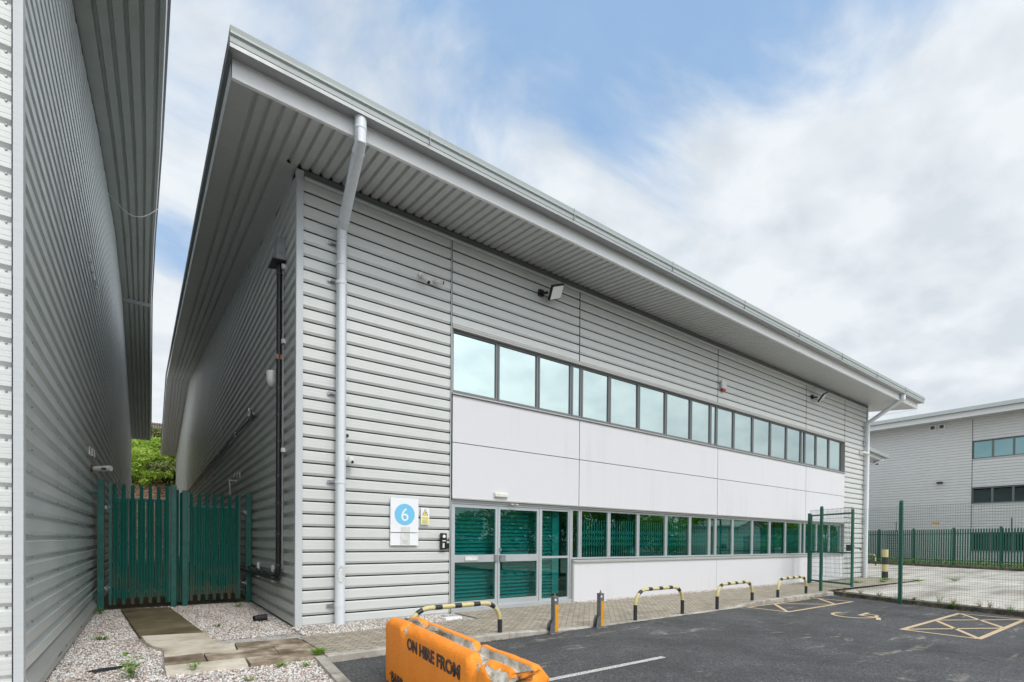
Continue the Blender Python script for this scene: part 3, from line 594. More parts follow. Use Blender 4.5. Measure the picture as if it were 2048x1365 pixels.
c=Vector(nbp(1.0,.7,7.62)); MB().obox(c,(.16,0,0),(0,.12,0),(0,0,.17)).build('housing','white_plastic',t,bevel=.03); MB().obox(c+Vector((.12,-.1,-.3)),(.17,0,0),(0,.1,.03),(0,0,.09)).build('lamp','black_plastic',t,bevel=.02)

# ================================================================== GROUND
AZ=-.07
g=MB(); g.quad((-900,-900,AZ-.03),(900,-900,AZ-.03),(900,900,AZ-.03),(-900,900,AZ-.03)); struct(g.build('ground','asphalt'))
def sheet(name,mat,pts,z): 
    return struct(MB().poly([(x,y,z) for x,y in pts]).build(name,mat))
sheet('car_park','asphalt',[(-.30,-3.9),(-.25,-2.45),(13.9,-2.45),(12.6,-7),(10.8,-14),(9,-32),(-14,-32),(-14,-9),(-.85,-9)],AZ)
sheet('concrete_yard','yard',[(13.6,-2.2),(13.6,-.4),(23,0),(24,40),(44,40),(44.2,9),(41.6,5.9),(37.9,-2.8),(34,-14),(30,-24),(13,-24),(12.55,-7)],AZ-.012)
# gravel
def gz(x,y): return -.055+.0*(x)
sheet('gravel_bed','gravel_bed',[(-3.2,-9),(-.75,-9),(-.33,-3.7),(-.22,-2.3),(-.19,-.95),(2.95,-.9),(2.95,.1),(.0,.1),(0,46),(-3.2,46)],-.05)
sheet('alley_ground','verge',[(-2.95,4.35),(0,4.35),(0,46.5),(-2.95,46.5)],-.03)
sheet('gravel_margin','gravel_bed',[(-.02,-.95),(2.95,-.95),(2.95,.05),(-.02,.05)],-.014)
def pebbles(name,n,region,size,zbase):
    ico=np.array([(0,0,1),(.89,0,.45),(.28,.85,.45),(-.72,.53,.45),(-.72,-.53,.45),(.28,-.85,.45),(.5,.0,-.6),(-.4,.4,-.6),(-.4,-.4,-.6)])
    fc=[(0,1,2),(0,2,3),(0,3,4),(0,4,5),(0,5,1),(1,6,2),(2,6,7),(2,7,3),(3,7,8),(3,8,4),(4,8,5),(5,8,6),(5,6,1)]
    pts=[]
    while len(pts)<n:
        c=region(rng); 
        if c is not None: pts.append(c)
    pts=np.array(pts); n=len(pts)
    s=size*(.55+.9*rng.random((n,1,1))**1.5)*np.stack([.7+.6*rng.random((n,9)),.7+.6*rng.random((n,9)),.5+.5*rng.random((n,9))],-1)
    v=ico[None]*s; a=rng.random(n)*6.28; ca,sa=np.cos(a)[:,None],np.sin(a)[:,None]
    x=v[...,0]*ca-v[...,1]*sa; y=v[...,0]*sa+v[...,1]*ca
    v=np.stack([x+pts[:,0:1],y+pts[:,1:2],v[...,2]+pts[:,2:3]],-1).reshape(-1,3)
    f=(np.array(fc)[None]+(np.arange(n)*9)[:,None,None]).reshape(-1)
    me=bpy.data.meshes.new(name); me.vertices.add(len(v)); me.vertices.foreach_set('co',v.ravel()); nl=len(f); me.loops.add(nl); me.loops.foreach_set('vertex_index',f)
    me.polygons.add(nl//3); me.polygons.foreach_set('loop_start',np.arange(0,nl,3)); me.polygons.foreach_set('loop_total',np.full(nl//3,3)); me.update(); me.validate()
    me.materials.append(MT['pebble']); o=bpy.data.objects.new(name,me); COL.objects.link(o); return struct(o,'stuff')
PATHX=lambda y:(-2.07-(y-.17)*.095,-1.29-(y-.3)*.09)
def reg_main(r):
    t=r.random(); y=-3.9+t**1.25*8.2; x=-2.85+r.random()*3.0
    if y<-2.3 and x>-.27+(y+2.3)*.09: return None
    if y<-.95 and x>-.2: return None
    if y>0 and x>-.05: return None
    if y>=-.4 and PATHX(y)[0]<x<PATHX(y)[1] and y<4: return None
    if -2.2<y<-.4 and x>-1.84: return None
    if -2.3<y<=-2.2 and x>-1.05: return None
    return (x,y,-.046+r.random()*.012)
pebbles('loose_gravel',34000,reg_main,.0135,0)
def reg_strip(r):
    if r.random()<.45: return (r.random()*2.75-.1,-.90+r.random()*.86,-.010+r.random()*.01)
    return (6.1+r.random()*11,-.32+r.random()*.26,.0+r.random()*.01)
pebbles('gravel_strip',9000,reg_strip,.014,0)
sheet('gravel_margin','gravel_bed',[(6.05,-.34),(21,-.34),(21,.1),(6.05,.1)],-.004)
# paving: height falls to the dropped kerb in the middle
def pz(x,y):
    k=float(np.interp(x,[-1,2.6,4.0,8.6,9.7,30],[.02,.02,-.062,-.062,.03,.03])); t=min(1,max(0,(y+2.45)/1.6)); return k+( .0-k)*t
mb=MB(); X_=list(np.arange(-.2,2.9,.31))+list(np.arange(2.9,14.2,.4))+[14.3]
for x0,x1 in zip(X_,X_[1:]):
    top=-.02 if x0>=2.6 else -.92
    Y_=np.linspace(-2.33,top,6)
    for y0,y1 in zip(Y_,Y_[1:]): mb.quad((x0,y0,pz(x0,y0)),(x1,y0,pz(x1,y0)),(x1,y1,pz(x1,y1)),(x0,y1,pz(x0,y1)))
mb.quad((14.3,-2.0,.0),(23.8,-2.0,-.05),(23.8,.0,-.05),(14.3,0,.0))
struct(mb.build('pavement','block_paving'))
mb=MB(); x=-.22   # front kerb in separate stones
while x<13.9:
    l=.905; x1=min(x+l,13.95); a=pz(x,-2.45); b=pz(x1,-2.45); y0,y1=-2.46,-2.33
    mb.prism([(x+.003,y0,AZ-.05),(x+.003,y1,AZ-.05),(x+.003,y1,a+.004),(x+.003,y0+.015,a+.004),(x+.003,y0,a-.012)],(x1-x-.006,0,0)); 
    n_=10; 
    for k in (5,6,7,8,9): vv=mb.v[-k+0]; 
    for k in range(1,6): vx_,vy_,vz_=mb.v[-k]; mb.v[-k]=(vx_,vy_,vz_+((b-a) if vz_>AZ-.04 else 0))
    x+=l
struct(mb.build('kerb','kerb'))
mb=MB()   # edging beside the gravel, running towards the viewer
for i in range(8):
    y0=-2.34-i*.915; y1=y0-.91; f=lambda y:-.27+(y+2.3)*.085
    mb.prism([(f(y0)-.06,y0,-.12),(f(y0)+.06,y0,-.12),(f(y0)+.06,y0,.0),(f(y0)-.06,y0,.005)],(f(y1)-f(y0),y1-y0,0))
struct(mb.build('edging_kerb','kerb'))
# dark kerb and soil verge under the mesh fence
KP=[(14.15,-2.3),(13.75,-3.0),(13.3,-4.1),(12.95,-5.3),(12.6,-6.6),(12.0,-9),(11,-14)]
mb=MB(); mv=MB()
for (xa,ya),(xb,yb) in zip(KP,KP[1:]):
    d=Vector((xb-xa,yb-ya,0)); n=Vector((-d.y,d.x,0)).normalized()  # towards +x
    if n.x<0: n=-n
    A_=Vector((xa,ya,0)); B_=Vector((xb,yb,0)); w_=n*.13; v_=n*.62
    mb.prism([tuple(A_+Vector((0,0,AZ-.05))),tuple(A_+w_+Vector((0,0,AZ-.05))),tuple(A_+w_+Vector((0,0,.035))),tuple(A_+Vector((0,0,.03)))],tuple(B_-A_))
    mv.quad(tuple(A_+w_),tuple(B_+w_),tuple(B_+v_),tuple(A_+v_))
struct(mb.build('verge_kerb','kerb_dark')); struct(mv.build('verge','verge'))
# far kerb and verge along the palisade
mb=MB(); mv=MB(); fa,fb=Vector((44.5,13,0)),Vector((33,-14,0)); d=(fb-fa).normalized(); n=Vector((-d.y,d.x,0))
mb.prism([tuple(fa+Vector((0,0,-.1))),tuple(fa+n*.15+Vector((0,0,-.1))),tuple(fa+n*.15+Vector((0,0,.06))),tuple(fa+Vector((0,0,.06)))],tuple(fb-fa)); struct(mb.build('far_kerb','kerb_dark'))
mv.quad(tuple(fa+n*.15+Vector((0,0,.02))),tuple(fb+n*.15+Vector((0,0,.02))),tuple(fb+n*3+Vector((0,0,.02))),tuple(fa+n*12+Vector((0,0,.02)))); struct(mv.build('far_verge','verge'))
# flagstones
def slabs(mat,polys):
    for p_ in polys:
        cx=sum(a for a,_ in p_)/len(p_); cy=sum(b for _,b in p_)/len(p_); pp=[(cx+(a-cx)*.985,cy+(b-cy)*.985) for a,b in p_]
        mb=MB(); mb.prism([(a,b,-.06) for a,b in pp],(0,0,.062+random.uniform(-.003,.004))); struct(mb.build('path',mat))
rows=[]
for i in range(6):
    y1=3.95-i*.61; y0=y1-.61; rows.append([(PATHX(y1)[0],y1+.1),(PATHX(y1)[1],y1-.1),(PATHX(y0)[1],y0-.1+.0),(PATHX(y0)[0],y0+.1)])
slabs('slab_dark',rows)
slabs('slab_light',[[(-2.06,.38),(-1.27,.18),(-1.25,-.28),(-2.01,-.12)],[(-2.01,-.14),(-1.25,-.30),(-1.18,-.80),(-1.82,-.80),(-1.93,-.55)],[(-1.82,-.82),(-1.03,-.90),(-1.05,-1.37),(-1.82,-1.37)],[(-1.83,-1.87),(-1.04,-1.94),(-1.05,-2.31),(-1.82,-2.22)]])
slabs('slab_brown',[[(-1.02,-.89),(-.22,-1.0),(-.2,-1.42),(-1.04,-1.38)],[(-1.82,-1.39),(-1.43,-1.40),(-1.42,-1.86),(-1.83,-1.86)],[(-1.42,-1.40),(-.64,-1.42),(-.65,-1.92),(-1.41,-1.86)],[(-.64,-1.43),(-.2,-1.45),(-.2,-2.0),(-.65,-1.92)],[(-1.03,-1.95),(-.62,-1.94),(-.2,-2.03),(-.2,-2.34),(-1.03,-2.32)]])
# painted markings -----------------------------------------------
def strip(mb,a,b,wd,z=AZ+.004):
    a,b=Vector((*a,z)),Vector((*b,z)); d=(b-a).normalized(); n=Vector((-d.y,d.x,0))*wd/2
    mb.quad(tuple(a-n),tuple(b-n),tuple(b+n),tuple(a+n))
def bay(x0,x1,y0,y1,diags):
    mb=MB(); w_=.075; z=AZ+.004
    strip(mb,(x0,y0),(x1,y0),w_,z); strip(mb,(x0,y1),(x1,y1),w_,z); strip(mb,(x0,y0-w_/2),(x0,y1+w_/2),w_,z+.0006); strip(mb,(x1,y0-w_/2),(x1,y1+w_/2),w_,z+.0006)
    for a,b in diags: strip(mb,a,b,w_,z+.0012)
    return mb
mk=bay(9.2,12.6,-3.42,-2.53,[((9.2,-3.42),(10.4,-2.53)),((10.4,-2.53),(11.6,-3.42)),((11.6,-3.42),(12.6,-2.62))]); struct(mk.build('bay_marking','paint_cream'))
mk=bay(8.65,12.15,-6.6,-5.6,[((8.7,-5.62),(10.4,-6.6)),((10.4,-6.6),(12.1,-5.65)),((8.7,-6.58),(10.5,-5.6)),((10.5,-5.6),(12.1,-6.58))]); struct(mk.build('bay_marking','paint_cream'))
mb=MB()   # wheelchair symbol
z=AZ+.0045; C0=Vector((9.85,-4.35)); pr_=None
for i in range(26):
    q0=R(60+i*9.6); q1=R(60+(i+1)*9.6); r0,r1=.42,.50
    f=lambda r_,q:(9.92+r_*math.cos(q)*1.0,-4.42+r_*math.sin(q)*.80,z)
    mb.quad(f(r0,q0),f(r1,q0),f(r1,q1),f(r0,q1))
strip(mb,(10.55,-4.46),(9.98,-4.50),.08,z+.0006); strip(mb,(10.0,-4.46),(9.9,-4.86),.08,z+.0012); strip(mb,(9.92,-4.84),(9.55,-4.97),.08,z+.0018); strip(mb,(10.3,-4.44),(10.28,-4.74),.07,z+.0024)
struct(mb.build('disabled_symbol','paint_cream'))
mb=MB(); pts_=[]; 
strip(mb,(1.0,-4.53),(3.45,-4.56),.085,AZ+.004); struct(mb.build('bay_line','paint_white'))

# ================================================================== PALISADE GATE IN THE ALLEY
GY=4.2
def pale(mb,x,y,z0,z1,w_=.062,d_=.02,pointed=True):
    # W-section pale with a split pointed head
    xs_=[-w_/2,-w_/4,0,w_/4,w_/2]; ds=[-.004,d_,.004,d_,-.004]
    zt=[z1-.07,z1-.02,z1-.055,z1-.0,z1-.07] if pointed else [z1]*5
    i=len(mb.v)
    for zz_ in ('b','t'):
        for k in range(5): mb.v.append((x+xs_[k],y-ds[k],z0 if zz_=='b' else zt[k]))
    for k in range(4): mb.f.append((i+k,i+k+1,i+5+k+1,i+5+k))
    # short back faces give it thickness
    j=len(mb.v)
    for zz_ in ('b','t'):
        for k in range(5): mb.v.append((x+xs_[k],y-ds[k]+.006,z0 if zz_=='b' else zt[k]))
    for k in range(4): mb.f.append((j+k,j+5+k,j+5+k+1,j+k+1)); mb.f.append((i+5+k,i+5+k+1,j+5+k+1,j+5+k))
    mb.f.append((i,i+5,j+5,j)); mb.f.append((i+4,j+4,j+9,i+9))
G=thing('palisade_gate','dark green double palisade gate closing the alley between the two warehouses','gate',(-1.45,GY,0))
def gate_leaf(x0,x1,ztop,zbot,sname,shift):
    t=MB(); t.box(x0,x0+.045,GY-.02,GY+.03,zbot,ztop-.02).box(x1-.045,x1,GY-.02,GY+.03,zbot,ztop-.02); t.box(x0,x1,GY+.004,GY+.05,ztop-.36,ztop-.30).box(x0,x1,GY+.004,GY+.05,.30,.36).box(x0,x1,GY+.005,GY+.045,1.28,1.33)
    t.build('leaf_frame','gate_green',G)
    mb=MB(); x=x0+.09
    while x<x1-.05: pale(mb,x,GY-.02,zbot,ztop); x+=.145
    mb.build('pales','gate_pale',G)
    mb=MB(); x=x0+.09+.0483; k=0
    while x<x1-.03:
        pale(mb,x,GY+.0,.2,ztop-.33,.036,.010,False)
        x+=.0483 if k%2==0 else .0967; k+=1
    mb.build('infill_pales','gate_pale',G)
gate_leaf(-2.62,-1.60,2.54,.07,'l',0); gate_leaf(-1.32,-.29,2.44,.07,'r',0)
for x,zt in ((-2.745,2.57),(-.125,2.46)):
    MB().box(x-.055,x+.055,GY-.055,GY+.055,-.06,zt).build('post','gate_green',G,bevel=.006)
for x,zt in ((-1.545,2.54),(-1.345,2.45)):
    MB().box(x-.05,x+.05,GY-.07,GY+.0,-.03,zt).build('post','gate_green',G,bevel=.006)
mb=MB(); pale(mb,-1.475,GY+.03,.05,2.5,.05); pale(mb,-1.415,GY+.03,.05,2.44,.05); mb.build('pales','gate_pale',G)
MB().box(-1.60,-1.53,GY-.085,GY-.072,1.05,1.38).box(-1.34,-1.27,GY-.085,GY-.072,1.03,1.36).build('lock_plate','gate_green',G)
mb=MB(); 
for x,s_ in ((-2.66,1),(-.20,-1)):
    for z in (2.03,.42): mb.tube([(x-.06,GY-.03,z),(x+.06,GY-.03,z)],.014,8).box(x-.02,x+.015,GY-.06,GY,z-.035,z+.035).tube([(x+.03,GY-.05,z-.05),(x+.03,GY-.05,z+.05)],.012,8)
mb.build('hinge','galv',G)
MB().box(-2.86,-2.8,GY-.02,GY+.02,2.28,2.33).box(-2.86,-2.8,GY-.02,GY+.02,.25,.30).build('wall_bracket','gate_green',G)
# ================================================================== MESH FENCE AND GATE ON THE RIGHT
def mesh_panel(mb,a,b,z0,z1,dx_,dz_,folds,r=.0022,amp=.035):
    a,b=Vector((*a,0)),Vector((*b,0)); d=(b-a); Ln=d.length; d.normalize(); n=Vector((-d.y,d.x,0))
    def off(z):
        for f in folds:
            t=abs(z-f)
            if t<.09: return amp*(1-t/.09)
        return 0
    zk=sorted(set([z0,z1]+[z for f in folds for z in (f-.09,f,f+.09) if z0<z<z1]))
    s_=.01
    while s_<Ln:
        mb.tube([tuple(a+d*s_+n*off(z)+Vector((0,0,z))) for z in zk],r,3,False); s_+=dx_
    z=z0+.01
    while z<z1-.02:
        mb.tube([tuple(a+n*(off(z)+.004)+Vector((0,0,z))),tuple(b+n*(off(z)+.004)+Vector((0,0,z)))],r,3,False); z+=dz_
Fn=thing('mesh_fence','tall green welded mesh fence running along the car park kerb','fence',(13.95,-2.12,0))
fp=[(13.95,-2.12),(13.09,-4.28),(12.0,-7.06),(10.9,-9.8)]
for i,(x,y) in enumerate(fp):
    zt=2.45; MB().box(x-.035,x+.035,y-.035,y+.035,-.06,zt).prism([(x-.035,y-.035,zt),(x+.035,y-.035,zt),(x,y-.035,zt+.05)],(0,.07,0)).build('post','fence_green',Fn)
    mb=MB()
    for z in (.05,.4,.75,1.05,1.35,1.75,2.1,2.35): mb.tube([(x-.02,y-.036,z),(x-.02,y-.048,z)],.011,8)
    mb.build('bolt','galv',Fn)
for a,b in zip(fp,fp[1:]):
    mb=MB(); mesh_panel(mb,a,b,.03,2.35,.05,.0508,[],r=.0014); mb.build('mesh_panel','fence_green',Fn)
Gt=thing('mesh_gate','green framed mesh pedestrian gate standing open by the building corner','gate',(16.9,-.5,0))
ga,gb=Vector((16.86,-.56,0)),Vector((16.0,-2.2,0)); d=(gb-ga).normalized()
def gpt(s_,z,o=0): v=ga+(gb-ga)*s_; return (v.x,v.y,z)
for s_,zt in ((.02,2.42),(.985,2.50)):
    v=ga+(gb-ga)*s_; MB().obox((v.x,v.y,(zt+.05)/2),d*.03,(-d.y*.03,d.x*.03,0),(0,0,zt/2-.02)).build('stile','fence_green',Gt)
mb=MB()
for z in (.12,1.12,2.38): v=(ga+gb)/2; mb.obox((v.x,v.y,z),(gb-ga)/2,(-d.y*.022,d.x*.022,0),(0,0,.025))
mb.build('rail','fence_green',Gt)
mb=MB(); mesh_panel(mb,(ga.x,ga.y),(gb.x,gb.y),.14,2.58,.055,.15,[.26,1.34,1.55,2.17],r=.0042,amp=.09); mb.build('mesh_panel','fence_green',Gt)
v=ga+(gb-ga)*.93; mb=MB(); mb.obox((v.x,v.y-.0,1.28),d*.11,(-d.y*.03,d.x*.03,0),(0,0,.10)); mb.build('lock_case','joint_dark',Gt)
v=ga+(gb-ga)*1.05; mb=MB(); mb.tube([(v.x,v.y,1.28),(v.x+.1,v.y-.08,1.27),(v.x+.15,v.y-.1,1.22)],.02,8); mb.build('lever','black_plastic',Gt)
mb=MB(); mb.box(17.11,17.19,-.45,-.37,-.03,2.48); mb.build('hanging_post','fence_green',Gt)
mb=MB()
for z in (.3,2.2): mb.tube([(17.15,-.41,z),(16.86,-.56,z)],.012,8)
mb.build('hinge','galv',Gt)
# far palisade fence ---------------------------------------------------
Pf=thing('palisade_fence','long green palisade fence in front of the far warehouse','fence',(41.3,2,0))
pa,pb=Vector((45.6,10.7,0)),Vector((35.2,-10.0,0)); d=(pb-pa); Ln=d.length; d.normalize(); n=Vector((-d.y,d.x,0)); s_=0; k=0
while s_<Ln-2:
    v=pa+d*s_; MB().box(v.x-.06,v.x+.06,v.y-.06,v.y+.06,0,2.5).build('post','fence_green',Pf)
    mb=MB(); q=.1
    while q<2.75:
        c=v+d*q; i=len(mb.v); h_=d*.035
        for (e,z) in ((-1,0.05),(1,0.05),(1,2.36),(0,2.42),(-1,2.36)): mb.v.append(tuple(c+h_*e*1.3+Vector((0,0,z))))
        mb.f.append((i,i+1,i+2,i+3,i+4)); 
        for (e,z) in ((-1,0.05),(1,0.05),(1,2.36),(0,2.42),(-1,2.36)): mb.v.append(tuple(c+h_*e*1.3+n*.012+Vector((0,0,z))))
        mb.f.append((i+5,i+9,i+8,i+7,i+6)); mb.f.append((i,i+4,i+9,i+5)); mb.f.append((i+1,i+6,i+7,i+2)); q+=.155
    mb.build('pales','fence_green',Pf)
    mb=MB(); c=v+d*1.37
    for z in (.35,2.1): mb.obox(c+n*.04+Vector((0,0,z)),d*1.37,n*.02,(0,0,.025))
    mb.build('rail','fence_green',Pf); s_+=2.75
mb=MB()
for s_ in (6.9,14.3): 
    c=pa+d*s_; mb.tube([c+Vector((0,0,2.3)),c+Vector((0,0,3.0))],.03,6)
mb.build('extension_post','fence_green',Pf)
MB().obox(pa+d*9.9+Vector((-.3,0,2.8)),d*.25,n*.02,(0,0,.07)).build('warning_plate','amber',Pf)

# ================================================================== BANK BEHIND THE ALLEY
def bankz(y): return float(np.interp(y,[46.8,47.4,48.5,50,60,75,200],[-.1,3.5,6.2,7.2,12.6,13.2,14]))
mb=MB(); ysb=[46.8,47.2,47.6,48.1,48.6,49.5,51,54,57,60,66,75]; xsb=list(np.arange(-14,12.1,.8))
V={}
for i,x in enumerate(xsb):
    for j,y in enumerate(ysb): V[i,j]=(x+rng.normal()*.15,y+rng.normal()*.12,bankz(y)+rng.normal()*.18)
for i in range(len(xsb)-1):
    for j in range(4): mb.quad(V[i,j],V[i+1,j],V[i+1,j+1],V[i,j+1])
struct(mb.build('rock_face','rock'))
mb=MB()
for i in range(len(xsb)-1):
    for j in range(4,len(ysb)-1): mb.quad(V[i,j],V[i+1,j],V[i+1,j+1],V[i,j+1])
struct(mb.build('hillside','bank'))
def leaf_cloud(name,mat,n,blobs,size,parent=None,flat=.0):
    blobs=np.array(blobs); wts=blobs[:,3]**2; wts/=wts.sum(); idx=rng.choice(len(blobs),n,p=wts)
    dr=rng.normal(size=(n,3)); dr/=np.linalg.norm(dr,axis=1)[:,None]; rad=blobs[idx,3]*(rng.random(n)**.28)
    c=blobs[idx,:3]+dr*rad[:,None]*np.array([1,1,.8])
    a=rng.normal(size=(n,3)); a/=np.linalg.norm(a,axis=1)[:,None]; b=np.cross(a,dr+rng.normal(size=(n,3))*.7); b/=np.linalg.norm(b,axis=1)[:,None]+1e-9
    s=size*(.6+.8*rng.random(n))[:,None]
    v=np.stack([c-a*s,c+b*s*.5,c+a*s,c-b*s*.5],1).reshape(-1,3)
    me=bpy.data.meshes.new(name); me.vertices.add(len(v)); 
    loc=np.array([float(q) for q in parent['_w']]) if parent else np.zeros(3)
    me.vertices.foreach_set('co',(v-loc).ravel()); nl=n*4; me.loops.add(nl); me.loops.foreach_set('vertex_index',np.arange(nl)); me.polygons.add(n); me.polygons.foreach_set('loop_start',np.arange(0,nl,4)); me.polygons.foreach_set('loop_total',np.full(n,4)); me.update(); me.validate()
    me.materials.append(MT[mat]); o=bpy.data.objects.new(name,me); COL.objects.link(o)
    if parent: o.parent=parent; o['_w']=tuple(float(q) for q in loc)
    return o
def shrub(x,y,z,r,mat,label,n=2600,size=.16):
    t=thing('shrub',label,'shrub',(x,y,z),'shrubs on the bank behind the alley')
    bl=[(x+rng.normal()*r*.45,y+rng.normal()*r*.35,z+r*(.35+.75*rng.random()),r*(.28+.25*rng.random())) for _ in range(12)]
    leaf_cloud('foliage',mat,n,bl,size,t)
    mb=MB(); 
    for b in bl[:6]: mb.tube([(x,y,z-.3),((x+b[0])/2,(y+b[1])/2,z+.25*r),b[:3]],[.06,.04,.02],5)
    mb.build('stem','bark',t)
SH=[(-3.6,48.9,6.4,1.6,'leaf_bright','low bright green bush at the foot of the bank, left side of the alley gap'),(-2.6,50,7.2,2.0,'leaf_bright','rounded bright green bush left of centre in the alley gap'),(-1.0,49.2,6.6,1.4,'leaf_dull','low scrubby bush right of centre just above the rock face'),
(.4,49.6,6.8,1.7,'leaf_dull','dull olive bush beside the right-hand alley wall'),(-3.4,52,8.4,2.1,'leaf_bright','tall light green bush below the left warehouse eave'),(-1.2,52.5,8.8,1.9,'leaf_bright','bright green bush in the middle of the bank'),(.8,53,9.0,2.0,'leaf_bright','dense green bush under the right-hand eave'),
(-2.2,55.5,10.3,1.8,'leaf_dull','yellowish bush high on the bank'),(-.4,57,11.2,1.5,'leaf_dull','straggly yellow-green bush near the top of the bank'),(-4.6,54.5,9.6,2.0,'leaf_bright','green bush mostly hidden by the left warehouse corner'),(-1.9,48.6,6.2,1.2,'leaf_bright','small fresh green bush overhanging the rock face')]
for s in SH: shrub(*s)
struct(leaf_cloud('ground_cover','leaf_dull',9000,[(x,y,bankz(y)+.1,.9) for x in np.arange(-6,4,.9) for y in np.arange(48.8,59,1.0)],.14),'stuff')
t=thing('timber_fence','brown close-boarded fence on top of the bank','fence',(-1,59.5,12.6)); mb=MB(); x=-7
while x<6: mb.box(x,x+.13,59.5,59.53,12.7,14.2+.05*math.sin(x)); x+=.15
mb.build('boards','timber_fence',t); MB().box(-7,6,59.54,59.6,13.0,13.1).box(-7,6,59.54,59.6,13.9,14.0).build('rail','timber_fence',t)
tt=MB().prism([(-6,58.8,12.0),(5,58.8,12.0),(5,58.9,12.9),(-6,58.9,12.85)],(0,.04,0)).build('tarpaulin','blue_sheet'); recenter(tt,(-.5,58.8,12.0)); tag(tt,'pale blue sheet stretched below the fence on the bank top','tarpaulin')

# ================================================================== THINGS SEEN IN THE GLASS: trees, sheds behind the viewer
def tree_mesh(parent,x,y,h,mat='leaf_tree',n=14000):
    bl=[]
    for i in range(26):
        t_=rng.random(); zz_=h*(.16+.78*t_); rr=h*.30*math.sin(math.pi*min(.95,.25+.72*t_))
        q=rng.random()*6.28; bl.append((x+rr*math.cos(q)*rng.random()**.4,y+rr*math.sin(q)*rng.random()**.4,zz_,h*(.07+.06*rng.random())))
    cr=leaf_cloud('crown',mat,n,bl,.17,parent)
    mb=MB(); mb.tube([(x,y,-.2),(x+.1,y,h*.3),(x-.1,y+.1,h*.6),(x,y,h*.85)],[h*.022,h*.017,h*.01,h*.004],8)
    for b in bl[:12]: mb.tube([(x,y,b[2]*.6),((x+b[0])/2,(y+b[1])/2,b[2]*.82),b[:3]],[h*.007,h*.005,h*.002],5)
    mb.build('trunk','bark',parent)
protos=[]
for x,y,h_,lb in ((38.5,-28,12.5,'tall leafy tree whose top is mirrored in the upper windows'),(14,-26.5,7.5,'broad leafy tree behind the car park, mirrored in the entrance doors'),(76,-34,9.5,'distant leafy tree mirrored at the right end of the lower windows')):
    t=thing('tree',lb,'tree',(x,y,-.1),'trees mirrored in the windows'); tree_mesh(t,x,y,h_)
S=thing('shed','pale gabled shed across the car park, mirrored in the far ground-floor windows','shed',(59.6,-25,-.1))
MB().prism([(57.2,-25,-.1),(62.6,-25,-.1),(62.6,-25,3.5),(59.9,-25,4.3),(57.2,-25,3.5)],(0,-9,0)).build('wall','shed_wall',S); MB().prism([(56.9,-24.8,3.45),(59.9,-24.8,4.32),(62.9,-24.8,3.45),(62.9,-24.8,3.6),(59.9,-24.8,4.47),(56.9,-24.8,3.6)],(0,-9.4,0)).build('roof','roof_metal',S); MB().box(58.4,60.8,-25,-24.95,0,2.4).build('door','dark_trim',S)
hb=[(x+rng.normal()*.6,-30-abs(x-30)*.12+rng.normal()*1.5,.4+(4.2+1.6*math.sin(x*.23)+x*.02)*rng.random(),.8+1.0*rng.random()) for x in np.arange(2,125,.30)]
hr=leaf_cloud('woodland','leaf_tree',90000,hb,.18); struct(hr,'stuff')

# ================================================================== HOOPS AND BOLLARDS
def hoop(loc,span,h,label,rz_=0):
    t=thing('hoop_barrier',label,'hoop barrier',loc,'yellow and black hoop guards along the kerb'); t.rotation_euler=(0,0,rz_); t['_w']=(0.,0.,0.)
    r=.30; pts=[(0,0,-.1),(0,0,.02),(0,0,h-r)]; 
    for k in range(1,8): q=k/8*math.pi/2; pts.append((r-r*math.cos(q),0,h-r+r*math.sin(q)))
    pts+=[(r,0,h)]; 
    m_=8; pts+=[(r+(span-2*r)*k/m_,0,h) for k in range(1,m_)]
    pts+=[(span-r,0,h)]
    for k in range(7,0,-1): q=k/8*math.pi/2; pts.append((span-r+r*math.cos(q),0,h-r+r*math.sin(q)))
    pts+=[(span,0,h-r),(span,0,.02),(span,0,-.1)]
    # split the tube by arc length into bands
    P_=[Vector(p) for p in pts]; L_=[0]
    for a,b in zip(P_,P_[1:]): L_.append(L_[-1]+(b-a).length)
    T=L_[-1]; xs_=np.array(L_)
    def at(s_): return Vector([float(np.interp(s_,xs_,[p[i] for p in P_])) for i in range(3)])
    foot=.1+.30; cuts=[0,foot]; cur=foot; col=1; body=T-2*foot; seq=[1.5,.6,1.25,.75,1.35,.75,1.35,.75,1.25,.6,1.5]; tot=sum(seq)
    def seg(mb,a,b,r_):
        ss=[a]+[v for v in L_ if a+.004<v<b-.004]+[b]; mb.tube([at(v) for v in ss],r_,14,False)
    for a_,b_ in ((0,foot),(T-foot,T)): q_=MB(); seg(q_,a_,b_,.036); q_.build('black_foot','hoop_black',t,smooth=True)
    s_=foot
    for i,q in enumerate(seq):
        e=s_+body*q/tot
        q_=MB(); seg(q_,s_,e,.034 if i%2==0 else .0355); s_=e; q_.build('yellow_band' if i%2==0 else 'black_band','yellow' if i%2==0 else 'hoop_black',t,smooth=True)
    return t
hoop((.86,-2.42,AZ),1.52,.56,'yellow and black hoop barrier rising behind the orange concrete block',.04)
hoop((5.46,-2.39,AZ),1.50,.58,'yellow and black hoop barrier just right of the two amber-striped bollards',.02)
hoop((8.19,-2.38,AZ),1.62,.56,'third yellow and black hoop barrier, where the dropped kerb rises again',.05)
hoop((10.99,-2.33,AZ),1.80,.57,'farthest kerbside hoop barrier, beside the green mesh gate',.06)
def grit(name,pts,n_,r_,mat):
    mb=MB()
    for (x,y,z) in pts:
        for _ in range(n_):
            q=rng.random()*6.28; d_=r_*rng.random()**.8; s_=.006+.012*rng.random(); c=Vector((x+d_*math.cos(q),y+d_*math.sin(q)*.6,z)); 
            mb.poly([tuple(c+Vector((math.cos(a)*s_,math.sin(a)*s_*.8,.003+.004*rng.random()))) for a in (0,1.3,2.5,3.8,5.1)])
    return struct(mb.build(name,mat),'stuff')
